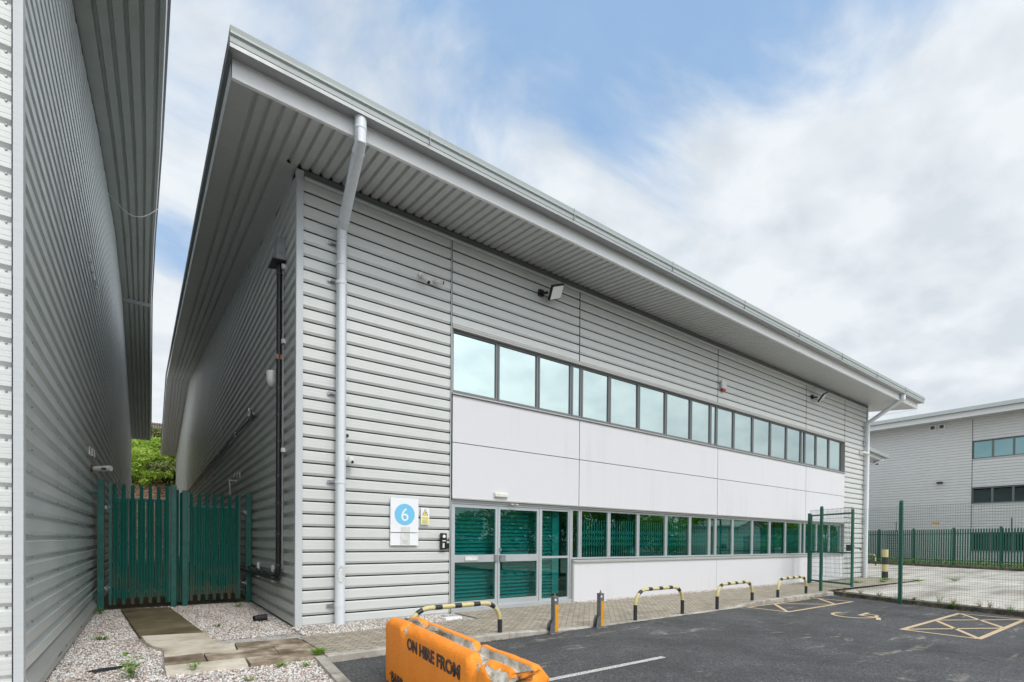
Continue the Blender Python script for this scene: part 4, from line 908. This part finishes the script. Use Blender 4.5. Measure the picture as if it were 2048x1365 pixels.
grit('grit',[(2.37,-2.42,AZ+.003),(5.46,-2.39,AZ+.003),(6.95,-2.37,AZ+.003),(8.19,-2.38,AZ+.003),(9.8,-2.33,AZ+.003),(11,-2.33,AZ+.003),(12.7,-2.3,AZ+.003),(3.36,-2.5,AZ+.003),(4.37,-2.54,AZ+.003)],60,.20,'rust')
grit('kerb_litter',[(x,-2.50+.02*math.sin(x*5),AZ+.003) for x in np.arange(.1,13.5,.16)],9,.13,'verge')
def bollard(x,y,label,rz_):
    t=thing('folding_bollard',label,'bollard',(x,y,AZ),'fold-down parking posts'); t.rotation_euler=(0,0,rz_); t['_w']=(0.,0.,0.)
    MB().box(-.12,.10,-.075,.075,0,.014).build('base_plate','galv',t)
    MB().box(-.044,.044,-.044,.044,.014,.60).build('post','steel_post',t,bevel=.004)
    MB().box(-.024,.043,-.0475,-.0445,.03,.47).build('reflector','amber',t)
    MB().prism([(-.04,-.05,.014),(-.13,-.05,.014),(-.11,-.05,.15),(-.06,-.05,.22),(-.04,-.05,.22)],(0,.012,0)).prism([(-.04,.04,.014),(-.13,.04,.014),(-.11,.04,.15),(-.06,.04,.22),(-.04,.04,.22)],(0,.012,0)).build('bracket','steel_post',t)
    MB().tube([(0,0,.60),(0,0,.612)],.022,10).tube([(0,0,.612),(0,0,.65)],.010,8).build('lock_pin','screw',t)
    MB().box(-.036,.0,-.0465,-.0445,.53,.565).build('label_plate','white_plastic',t)
bollard(3.36,-2.50,'grey fold-down bollard with an amber stripe, the nearer one to the orange block',-.05)
bollard(4.37,-2.54,'grey fold-down bollard with an amber stripe, standing near the second hoop barrier',-.05)
t=thing('bollard','fat cream and black banded bollard beyond the mesh gate','bollard',(23.3,-.78,-.08))
for i,(a,b) in enumerate(((0,.32),(.32,.62),(.62,.93),(.93,1.25))): MB().tube([(23.3,-.78,-.08+a),(23.3,-.78,-.08+b)],.115 if i%2 else .117,20).build('cream_band' if i%2 else 'black_band','yellow' if i%2 else 'hoop_black',t,smooth=True)
h=hoop((38.2,4.4,-.08),1.3,.75,'small distant cream hoop half hidden behind the fat banded bollard',.9); 

# ================================================================== ORANGE CONCRETE BLOCK
t=thing('concrete_barrier','orange painted concrete barrier with chipped edges stencilled ON HIRE FROM','barrier',(.14,-4.9,AZ))
A0=Vector((.10,-3.50,0)); A1=Vector((-.16,-6.05,0)); LB=(A1-A0).length; du=(A1-A0).normalized(); wu=Vector((-du.y,du.x,0)); HB=.70; WB=.37; ZS=.965
sec=[(0,0,0),(0,.12,0),(0,.30,0),(0,.45,0),(0,.56,0),(0,.62,0),(.004,.650,0),(.02,.675,0),(.045,.690,0),(.08,.695,0),(.100,.697,0),(.115,.694,.35),(.124,.670,.95),(.130,.636,1),(.18,.628,1),(.22,.628,1),(.238,.634,1),(.242,.670,.95),(.248,.694,.35),(.265,.697,0),(.295,.696,0),(.322,.688,0),(.345,.668,0),(.362,.640,0),(WB,.60,0),(WB,.45,0),(WB,.25,0),(WB,0,0)]
NS=170; NP=len(sec)
from mathutils import noise as mn
V=[];F=[];BA=[]
def chip(s,w_):   # depth of broken-out pieces: (s centre, half length, w side)
    c=0
    for sc_,hl,lo,hi,dp_ in ((.60,.10,-.01,.11,.040),(2.14,.10,-.01,.15,.05),(.50,.13,.22,.34,.05),(1.72,.07,.22,.38,.06),(2.46,.12,-.01,.08,.03),(.08,.14,.1,.3,.02)):
        if lo<=w_<=hi: c=max(c,dp_*max(0,1-((s-sc_)/hl)**2)**.7)
    return c
for i in range(NS+1):
    s_=LB*i/NS
    endr=min(s_,LB-s_); er=max(0,.05-endr)
    for (a,z,bare) in sec:
        wv=a
        nz_=mn.fractal(Vector((s_*5,a*9,z*9)),1.0,2.0,5)*.010; nb_=mn.fractal(Vector((s_*2.2+7,a*5,z*5)),1.0,2.0,4)
        c=chip(s_,a) if z>.6 else 0
        rag=abs(mn.noise(Vector((s_*17,a*21,3))))
        zz_=z-c*(1+.5*rag)-(er*.5 if z>.6 else 0)
        edge=math.exp(-((z-.672)/.02)**2)*(1 if (a<.06 or a>.32) else .3)
        zz_-=edge*max(0,nb_-.05)*.09
        if z>.1: 
            if a<=.05: wv+=max(0,nb_)*.015*edge+abs(nz_)*.35+c*.5*math.exp(-((z-.66)/.05)**2)
            elif a>=.32: wv-=max(0,nb_)*.015*edge+abs(nz_)*.35
        zz_+=nz_*(1.0 if bare>.5 else .35)*(z>.5)
        p=A0+du*s_+wu*wv+Vector((0,0,AZ+zz_*ZS)); V.append(tuple(p))
        BA.append(min(1,bare*1.0+max(0,edge*max(0,nb_-.16)*3.5)+(.42 if c>.022 else 0)))
for i in range(NS):
    for j in range(NP-1): a=i*NP+j; F.append((a,a+1,a+NP+1,a+NP))
for e in (0,NS):
    i0=len(V); ring=[e*NP+j for j in range(NP)]
    # end face: strips between left and right halves of the section, with slight relief
    half=NP//2
    for j in range(half-1):
        a,b,c,d=ring[j],ring[j+1],ring[NP-2-j],ring[NP-1-j]; F.append((a,b,c,d) if e else (d,c,b,a))
me=bpy.data.meshes.new('block'); off=Vector(t['_w']); me.from_pydata([tuple(Vector(p)-off) for p in V],[],F); me.update()
at_=me.attributes.new('bare','FLOAT','POINT'); at_.data.foreach_set('value',BA); me.materials.append(MT['orange'])
for p in me.polygons: p.use_smooth=True
o=bpy.data.objects.new('block',me); COL.objects.link(o); o.parent=t
# straw-like debris lying in the channel
mb=MB()
for cs,n_ in ((1.05,110),(.38,40)):
    for _ in range(n_):
        s_=cs+rng.normal()*.10; a=.17+rng.random()*.07; q=rng.random()*6.28; l=.012+.02*rng.random(); p=A0+du*s_+wu*a+Vector((0,0,AZ+.640+rng.random()*.012)); dd_=Vector((math.cos(q),math.sin(q),rng.normal()*.3))*l
        mb.tube([p-dd_,p+dd_],.0012,3)
oo=mb.build('straw_debris','verge'); oo['kind']='stuff'
def text(body,size,mat,parent,origin,xdir,ydir,name='lettering',sx=1.0,bold=.0,extr=.0008,align='LEFT',fit=None):
    cu=bpy.data.curves.new(name,'FONT'); cu.body=body; cu.size=size; cu.offset=bold; cu.extrude=extr; cu.align_x=align; cu.resolution_u=4
    tmp=bpy.data.objects.new(name,cu); COL.objects.link(tmp); dg=bpy.context.evaluated_depsgraph_get(); me=bpy.data.meshes.new_from_object(tmp.evaluated_get(dg)); bpy.data.objects.remove(tmp)
    xs_=[v.co.x for v in me.vertices]; sx=fit/(max(xs_)-min(xs_)) if fit else sx
    me.name=name; me.materials.clear(); me.materials.append(MT[mat]); x=Vector(xdir).normalized(); y=Vector(ydir).normalized(); z=x.cross(y)
    Mx=Matrix((x*sx,y,z)).transposed().to_4x4(); Mx.translation=Vector(origin)-Vector(parent['_w']); me.transform(Mx)
    o=bpy.data.objects.new(name,me); COL.objects.link(o); o.parent=parent; return o
nrm=-wu
text('ON HIRE FROM',.150,'stencil',t,A0+du*.725+nrm*.0045+Vector((0,0,AZ+.466)),du,(0,0,1),fit=1.21,bold=.004,extr=.002)
text('BARR',.150,'stencil',t,A0+du*.215+nrm*.0045+Vector((0,0,AZ+.035)),du,(0,0,1),fit=.40,bold=.004,extr=.002)
MB().tube([A0+du*.175+nrm*.001+Vector((0,0,AZ+.10)),A0+du*.175+nrm*.006+Vector((0,0,AZ+.10))],.011,8).build('lettering','stencil',t)

# ================================================================== SIGNS AND FITTINGS ON THE FACADE
t=thing('unit_sign','white sign with a pale blue disc and white figure 6 above a smaller plate','sign',(1.82,-.06,1.32))
MB().box(1.55,2.095,-.075,-.05,1.565,2.19).build('panel','sign_white',t); MB().box(1.55,2.095,-.075,-.05,1.325,1.55).build('lower_panel','sign_white',t)
MB().tube([(1.822,-.0752,1.890),(1.822,-.078,1.890)],.196,40).build('disc','sign_blue',t)
text('6',.335,'sign_white',t,(1.822,-.0785,1.775),(1,0,0),(0,0,1),align='CENTER')
MB().box(1.745,1.925,-.0755,-.0752,1.567,1.66).box(1.73,1.925,-.0765,-.0752,1.335,1.545).build('sticker','white_plastic',t)
mb=MB(); rr_=random.Random(3)
for k,(z,n_) in enumerate(((1.405,7),(1.382,7),(1.36,3))):
    x=1.83-n_*.009
    for i in range(n_): l=.008+rr_.random()*.008; mb.box(x,x+l,-.0772,-.0766,z,z+.009); x+=l+.004
mb.build('small_print','ink_grey',t)
t=thing('warning_sign','small yellow and white camera warning notice beside the blue disc sign','sign',(2.23,-.06,1.72))
MB().box(2.15,2.325,-.065,-.052,1.715,2.035).build('plate','sign_white',t)
mb=MB(); mb.prism([(2.165,-.0662,1.725),(2.31,-.0662,1.725),(2.31,-.0662,1.865),(2.165,-.0662,1.865)],(0,.001,0)); mb.build('text_panel','sign_yellow',t)
MB().prism([(2.178,-.0668,1.89),(2.297,-.0668,1.89),(2.2375,-.0668,2.012)],(0,.0012,0)).build('triangle_border','ink',t); MB().prism([(2.192,-.0676,1.898),(2.283,-.0676,1.898),(2.2375,-.0676,1.994)],(0,.0007,0)).build('triangle','sign_yellow',t)
MB().box(2.222,2.252,-.0684,-.0677,1.928,1.940).box(2.252,2.262,-.0684,-.0677,1.936,1.95).box(2.232,2.238,-.0684,-.0677,1.915,1.928).build('camera_symbol','ink',t)
text('Warning',.034,'ink_grey',t,(2.2375,-.0666,1.832),(1,0,0),(0,0,1),align='CENTER',extr=.0003); text('CCTV',.028,'ink_grey',t,(2.2375,-.0666,1.807),(1,0,0),(0,0,1),align='CENTER',extr=.0003)
mb=MB()
for k in range(4): mb.box(2.18,2.295-.012*(k%2),-.0670,-.0663,1.735+k*.017,1.741+k*.017)
mb.build('small_print','ink_grey',t)
t=thing('door_entry_panel','black door entry keypad and small reader beside the entrance doors','keypad',(2.61,-.06,1.25))
MB().box(2.56,2.685,-.10,-.04,1.245,1.56).build('housing','black_plastic',t,bevel=.008); MB().tube([(2.622,-.1,1.50),(2.622,-.106,1.50)],.032,14).build('lens','lamp_glass',t); MB().box(2.585,2.66,-.104,-.1,1.405,1.425).box(2.59,2.63,-.104,-.1,1.28,1.37).build('button_label','white_plastic',t)
MB().box(2.70,2.755,-.075,-.03,1.26,1.37).build('card_reader','black_plastic',t,bevel=.006)
t=thing('emergency_light','pale cream bulkhead light above the entrance doors','light',(3.95,-.1,2.33))
MB().box(3.80,4.13,-.11,-.045,2.325,2.415).build('diffuser','emerg_glass',t,bevel=.02); MB().box(3.79,4.14,-.06,-.044,2.315,2.425).build('back_plate','white_plastic',t)
t=thing('door_sensor','tiny white motion sensor on the entrance head frame','sensor',(4.3,-.08,2.18)); MB().box(4.22,4.40,-.10,-.06,2.18,2.205).build('housing','white_plastic',t,bevel=.006); MB().box(4.26,4.36,-.103,-.1,2.185,2.195).build('lens','lens_black',t)
t=thing('security_camera','pair of white bullet cameras high on the facade left of the floodlight','camera',(2.25,-.05,6.28))
MB().tube([(2.13,-.035,6.36),(2.13,-.07,6.36)],.055,14).tube([(2.36,-.035,6.30),(2.36,-.07,6.30)],.05,14).build('mount','white_plastic',t,smooth=True)
for a,b in (((2.13,-.08,6.36),(2.20,-.22,6.18)),((2.36,-.08,6.31),(2.52,-.20,6.28))):
    a,b=Vector(a),Vector(b); o=MB().tube([a,a+(b-a)*.3,b],[.02,.045,.045],12).build('body','white_plastic',t,smooth=True); d_=(b-a).normalized(); MB().tube([b,b+d_*.008],.034,12).build('lens','lens_black',o)
t=thing('dome_camera','white dome camera on a short arm right of the white downpipe','camera',(.80,-.05,2.75))
MB().box(.71,.76,-.06,-.03,2.70,2.83).tube([(.735,-.05,2.77),(.735,-.14,2.77),(.80,-.17,2.77)],.025,8).build('arm','white_plastic',t)
MB().tube([(.80,-.17,2.82),(.80,-.17,2.79),(.80,-.17,2.74),(.80,-.17,2.70),(.80,-.17,2.675)],[.05,.062,.06,.045,.018],16).build('dome','white_plastic',t,smooth=True); MB().tube([(.805,-.228,2.735),(.806,-.236,2.732)],.022,10).build('lens','lens_black',t)
t=thing('security_camera','small white bullet camera near the right-hand facade corner','camera',(22.75,-.05,5.28))
MB().tube([(22.6,-.035,5.32),(22.6,-.08,5.32)],.06,12).build('mount','white_plastic',t); MB().tube([(22.62,-.08,5.32),(22.72,-.16,5.30),(22.92,-.26,5.24)],[.02,.055,.055],12).build('body','white_plastic',t,smooth=True); MB().tube([(22.92,-.26,5.24),(22.93,-.265,5.237)],.045,12).build('lens','lens_black',t)
def flood(x,z,label,sc_=1):
    t=thing('floodlight',label,'floodlight',(x,-.05,z),'floodlights on the facade')
    MB().box(x-.14,x-.02,-.09,-.03,z-.05,z+.08).tube([(x-.08,-.08,z),(x-.02,-.22,z-.02)],.03,8).build('bracket','black_plastic',t)
    c=Vector((x+.12,-.33,z-.01)); ax=Vector((.80,-.42,-.12)).normalized(); nn_=Vector((.28,-.70,-.62)).normalized(); ax=(ax-nn_*ax.dot(nn_)).normalized(); ay=nn_.cross(ax)
    o=MB().obox(c,ax*.17*sc_,ay*.145*sc_,nn_*.03).build('housing','black_plastic',t,bevel=.01); MB().obox(c+nn_*.032,ax*.148*sc_,ay*.122*sc_,nn_*.003).build('lamp_glass','lamp_glass',t)
flood(5.08,6.86,'square black-rimmed floodlight under the eave above the left end of the upper windows',1.1); flood(18.15,6.86,'distant tilted black floodlight under the eave near the right end of the facade',1.15)
t=thing('alarm_box','white shield-shaped alarm box with a red base beside a panel joint','alarm',(12.12,-.05,6.0))
MB().prism([(12.02,-.045,6.08),(12.24,-.045,6.08),(12.26,-.045,6.20),(12.24,-.045,6.31),(12.19,-.045,6.345),(12.07,-.045,6.345),(12.02,-.045,6.31),(12.0,-.045,6.20)],(0,-.075,0)).build('cover','white_plastic',t,bevel=.015)
MB().prism([(12.03,-.045,6.075),(12.23,-.045,6.075),(12.19,-.045,6.0),(12.07,-.045,6.0)],(0,-.07,0)).build('strobe','red_plastic',t,bevel=.01)
t=MB().tube([(.778,-.034,3.205),(.778,-.040,3.205)],.028,14).build('vent_hole','lens_black'); recenter(t,(.778,-.035,3.205)); tag(t,'small black pipe opening in the cladding beside the white downpipe','vent')
# things on the side wall in the alley
t=thing('insulated_pipework','black lagged pipe run rising up the alley side wall with a sheet metal hood','pipe',(-.12,.93,.7))
mb=MB(); mb.tube([(-.12,.93,6.3),(-.12,.92,4.6),(-.12,.93,2.8),(-.12,.92,.86),(-.12,1.02,.78),(-.12,2.5,.76),(-.12,5.5,.76)],.045,10).tube([(-.115,1.0,.70),(-.115,5.5,.68)],.04,8).tube([(-.20,.98,.74),(-.20,5.5,.72)],.03,8); mb.build('lagged_pipe','black_plastic',t,smooth=True)
mb=MB()
z=.95
while z<6.1: MB().tube([(-.12,.925,z),(-.12,.925,z+.03)],.052,10).build('tape_band','joint_dark',t); z+=.45+.25*random.random()
MB().box(-.075,-.055,.87,.885,.9,6.2).build('thin_conduit','galv',t)
MB().prism([(-.04,.80,6.28),(-.04,1.12,6.28),(-.04,1.12,6.66),(-.04,.80,6.66)],(-.14,0,0)).build('hood','galv',t); mb=MB(); mb.prism([(-.04,.78,6.27),(-.04,1.14,6.27),(-.26,1.16,6.24),(-.26,.76,6.24)],(0,0,.02)).build('hood_lip','joint_dark',t)
for z in (6.15,4.85,2.95): MB().box(-.10,-.03,.80,.86,z,z+.07).build('pipe_clip','white_plastic',t)
mb=MB()
for y in (1.75,3.3): mb.box(-.08,-.03,y,y+.07,.60,.92)
mb.build('pipe_clip','white_plastic',t)
MB().tube([(-.17,1.1,.80)]+[(-.19,1.2+k*.25,.78+.03*math.sin(k*1.7)) for k in range(12)],.006,5).build('loose_cable','galv',t)
MB().box(-.17,-.07,.88,.93,4.58,4.66).build('joint_patch','copper',t)
t=thing('dome_camera','white dome camera on the shaded alley side wall beside the black pipe','camera',(-.12,1.3,4.3))
MB().tube([(-.06,1.25,4.43),(-.20,1.25,4.43)],.05,12).tube([(-.18,1.25,4.45),(-.18,1.25,4.40),(-.18,1.25,4.28),(-.18,1.25,4.20),(-.18,1.25,4.17)],[.085,.09,.085,.06,.02],16).build('dome','white_plastic',t,smooth=True)
t=thing('cable_run','dark cable run with brackets sloping away along the shaded alley wall','cable',(-.1,4,4.1))
mb=MB(); mb.tube([(-.10,4.0,4.16),(-.10,8,4.22),(-.10,14,4.30),(-.10,28,4.25)],.022,6).tube([(-.13,8,4.14),(-.13,28,4.12)],.03,6); mb.build('cable','black_plastic',t)
MB().box(-.15,-.06,3.7,4.1,4.12,4.16).box(-.16,-.13,3.66,3.70,4.02,4.24).build('bracket','black_plastic',t); MB().box(-.20,-.17,3.77,3.81,4.14,4.32).box(-.20,-.06,3.77,3.81,4.2,4.23).build('camera_mount','white_plastic',t)
mb=MB()
for y in (6.5,10.5,16,22): mb.box(-.13,-.06,y,y+.10,4.13,4.26)
mb.tube([(-.08,13.3,4.2),(-.08,13.3,.3)],.012,5); mb.build('clip','galv',t)
t=thing('overflow_pipe','short white overflow pipe sticking out of the alley wall behind the right gate leaf','pipe',(-.1,6.8,2.8)); MB().tube([(-.04,6.8,3.0),(-.22,6.8,3.0),(-.19,6.75,2.55)],.022,8).build('pipe','white_plastic',t)
def flues(x,y,z,n_,label,s_=1):
    t=thing('vent_flap',label,'vent',(x,y,z),'small white wall flaps'); mb=MB()
    for k in range(n_): mb.box(min(x,x+.02*s_),max(x,x+.02*s_),y+k*.5,y+k*.5+.09,z+k*.04,z+k*.04+.14)
    mb.build('flap','white_plastic',t)
flues(LX+.036,3.35,2.95,3,'three small white flaps low on the left wall above the camera'); flues(LX+.036,3.3,6.45,4,'group of white stepped flaps halfway up the left wall'); flues(-.066,6.1,3.02,3,'three pale flaps on the right alley wall above the gate',1)
t=thing('security_camera','white bullet camera on the left warehouse wall just above the green gate post','camera',(LX+.05,3.9,2.7))
MB().tube([(LX+.03,3.75,2.74),(LX+.06,3.75,2.74)],.06,12).build('mount','rust',t); b_=MB().tube([(LX+.06,3.75,2.74),(LX+.12,3.76,2.74),(LX+.34,3.62,2.75)],[.03,.055,.055],12).build('body','white_plastic',t,smooth=True); MB().box(LX+.2,LX+.27,3.60,3.63,2.71,2.75).build('label_plate','lens_black',t)
t=MB().tube([(LX+.05,8.6,10.62)]+[(LX+.05+(1.09)*k/10,8.6,10.62+.04*k/10-.42*math.sin(math.pi*k/10)) for k in range(1,11)],.012,6).build('hanging_cable','white_plastic'); recenter(t,(LX+.5,8.6,10.2)); tag(t,'thin white cable hanging in a loop under the left warehouse eave','cable')
# small things lying on the gravel
t=thing('pipe_offcut','short dark plastic pipe offcut lying on the gravel by the building corner','pipe offcut',(-.33,1.2,-.04))
mb=MB(); mb.tube([(-.47,1.15,.02),(-.40,1.17,.02),(-.26,1.20,.02)],[.05,.055,.06],14,False); mb.tube([(-.26,1.20,.02),(-.27,1.198,.02),(-.40,1.17,.02)],[.06,.048,.045],14,False); mb.box(-.47,-.25,1.12,1.24,-.05,-.02); mb.build('sleeve','hoop_black',t)
def rag(x,y,r,label):
    v=[(0,0,.02)]; n_=11
    for k in range(n_): q=k/n_*6.28; rr=r*(.5+.6*rng.random()); v.append((rr*math.cos(q)*1.5,rr*math.sin(q)*.7,.0+.006*rng.random()))
    me=bpy.data.meshes.new('torn_plastic'); me.from_pydata(v,[],[(0,1+k,1+(k+1)%n_) for k in range(n_)]); me.materials.append(MT['hoop_black']); o=bpy.data.objects.new('torn_plastic',me); COL.objects.link(o); o.location=(x,y,-.03); o.rotation_euler=(0,0,.3); sm=o.modifiers.new('s','SOLIDIFY'); sm.thickness=.004; tag(o,label,'litter')
rag(-2.35,-1.55,.13,'torn black plastic scrap lying on the pale gravel at lower left'); rag(-2.2,-.75,.035,'tiny dark scrap on the gravel between the black plastic and the flagstones')
t=MB().obox((2.46,-.72,.015),(.17,.01,0),(-.005,.07,0),(0,0,.028)).build('kerb_offcut','fascia_white'); recenter(t,(2.46,-.72,-.01)); tag(t,'short pale concrete offcut lying by the cladding left of the doors','stone')
# fallen leaves along the kerb
mb=MB()
for _ in range(220):
    k=rng.random()*5; i=int(k); f_=k-i; a,b=KP[i],KP[i+1]; x=a[0]+(b[0]-a[0])*f_+rng.normal()*.10+.15*(rng.random()<.5)-.08; y=a[1]+(b[1]-a[1])*f_; z=AZ+.012 if x<a[0]+(b[0]-a[0])*f_ else .05; q=rng.random()*6.28; s_=.02+.02*rng.random()
    mb.quad((x-s_*math.cos(q),y-s_*math.sin(q),z),(x+s_*.5*math.sin(q),y-s_*.5*math.cos(q),z+.008),(x+s_*math.cos(q),y+s_*math.sin(q),z+.002),(x-s_*.5*math.sin(q),y+s_*.5*math.cos(q),z+.012))
struct(mb.build('fallen_leaves','weed_dry'),'stuff')
# ================================================================== WEEDS
def weed_mesh(kind,h,n_,spread,leafl):
    mb=MB()
    for i in range(n_):
        q=rng.random()*6.28; d_=Vector((math.cos(q),math.sin(q),0)); hh=h*(.5+.5*rng.random()); sp=spread*rng.random()
        tip=d_*sp+Vector((0,0,hh)); base=d_*.01
        mb.tube([base,base+(tip-base)*.5+Vector((0,0,.1*hh)),tip],[.0022,.0016,.0008],4,False)
        nl=5 if kind!='grass' else 0
        for k in range(nl):
            f_=.2+.8*k/nl; p=base+(tip-base)*f_+Vector((0,0,.1*hh*math.sin(f_*3.1))); a=rng.random()*6.28; l=leafl*(1.15-.6*f_)*(.7+.6*rng.random()); e=Vector((math.cos(a),math.sin(a),.35))*l; s_=Vector((-math.sin(a),math.cos(a),0))*l*.24
            mb.quad(tuple(p),tuple(p+e*.5+s_),tuple(p+e),tuple(p+e*.5-s_))
        if kind=='grass':
            s_=Vector((-math.sin(q),math.cos(q),0))*.004; m_=tip*.55+Vector((0,0,.15*hh)); mb.quad(tuple(base-s_),tuple(base+s_),tuple(m_+s_),tuple(m_-s_)); mb.quad(tuple(m_-s_),tuple(m_+s_),tuple(tip),tuple(tip))
    return mb
def weed(x,y,z,label,kind='broad',h=.15,n_=9,spread=.1,leafl=.06,mat='weed_leaf',group=None):
    mb=weed_mesh(kind,h,n_,spread,leafl); o=mb.build('weed',mat); o.location=(x,y,z); tag(o,label,'weed',group); return o
weed(-2.10,-2.15,-.04,'tall spindly green weed growing from the gravel in the foreground',h=.30,n_=12,spread=.16,leafl=.085)
weed(-1.58,-2.26,-.0,'small thin weed at the front edge of the pale flagstone',h=.15,n_=6,spread=.1,leafl=.05)
weed(-2.50,.55,-.04,'small grass tuft on the gravel below the left warehouse wall','grass',.07,40,.16)
weed(-.27,-2.28,.0,'bright green tuft at the corner where paving, edging and gravel meet','grass',.10,110,.13)
weed(-.72,-2.45,-.04,'low creeping weed in front of the brown flagstones',h=.06,n_=14,spread=.16,leafl=.035)
weed(-.50,-2.62,-.04,'sprawling small weed on the gravel beside the bright tuft',h=.07,n_=12,spread=.12,leafl=.03)
weed(-1.12,-2.9,-.04,'small green weed at the bottom edge of the gravel',h=.05,n_=10,spread=.1,leafl=.03)
weed(-1.05,.9,-.04,'small weed on the gravel right of the mossy path',h=.08,n_=9,spread=.08,leafl=.04)
weed(-2.72,3.6,-.04,'ragged weed at the foot of the left green gate post',h=.17,n_=10,spread=.14,leafl=.06)
weed(-.45,3.3,-.04,'thin weed in front of the right gate leaf',h=.12,n_=8,spread=.09,leafl=.05)
weed(.0,.25,-.04,'low weed near the corner of the paving and the side wall',h=.05,n_=8,spread=.1,leafl=.03)
for i,(x,y,h_,mt_) in enumerate([(13.5,-4.1,.22,'weed_dry'),(13.1,-5.0,.30,'weed_leaf'),(13.0,-5.3,.22,'weed_dry'),(12.85,-5.75,.2,'weed_dry'),(12.8,-5.95,.22,'weed_dry'),(12.62,-6.3,.2,'weed_leaf'),(13.9,-3.1,.14,'weed_dry'),(14.1,-2.6,.12,'weed_dry'),(13.7,-3.6,.15,'weed_dry'),(13.35,-4.45,.12,'weed_dry')]):
    weed(x+.15,y,.0,['reddish weed on the soil just right of the tall fence post','tall green and yellow weed midway along the soil strip','dry brown weed right of the tall green one','thin red-brown weed on the strip above the hatched bay','second red-brown weed above the hatched bay, nearer the right edge','bright green sprig on the soil strip near the right edge','small dry weed between the gate and the tall fence post','tiny dry weed at the kerb corner below the gate post','dry tuft close behind the kerb left of the tall fence post','low dry tuft beside the tall green weed'][i],h=h_,n_=9,spread=.12,leafl=.06,mat=mt_,group='weeds under the mesh fence')
weed(12.98,-5.32,AZ,'bright leafy weed growing out in front of the dark kerb',h=.15,n_=16,spread=.13,leafl=.09)
weed(12.45,-2.52,AZ,'low yellow-green weed at the foot of the farthest hoop barrier',h=.08,n_=14,spread=.2,leafl=.04)
for x,y,lb in ((20.5,-1.6,'low weed patch in the paving left of the banded bollard'),(22.2,-2.2,'leafy weed patch in front of the banded bollard'),(22.0,-1.2,'small weed patch at the foot of the banded bollard'),(19.2,-1.2,'sparse weeds in the paving near the mesh gate'),(24,-2.9,'bright weed clump in the yard right of the banded bollard')):
    weed(x,y,-.05,lb,h=.12,n_=22,spread=.35,leafl=.08,group='weeds in the concrete yard')
struct(leaf_cloud('verge_growth','weed_leaf',2600,[(pa.x+(pb.x-pa.x)*f_-.5+rng.normal()*.2,pa.y+(pb.y-pa.y)*f_,.10+.2*rng.random(),.30) for f_ in np.linspace(.1,1,40)],.05),'stuff')
for o in bpy.data.objects:
    if '_w' in o: del o['_w']
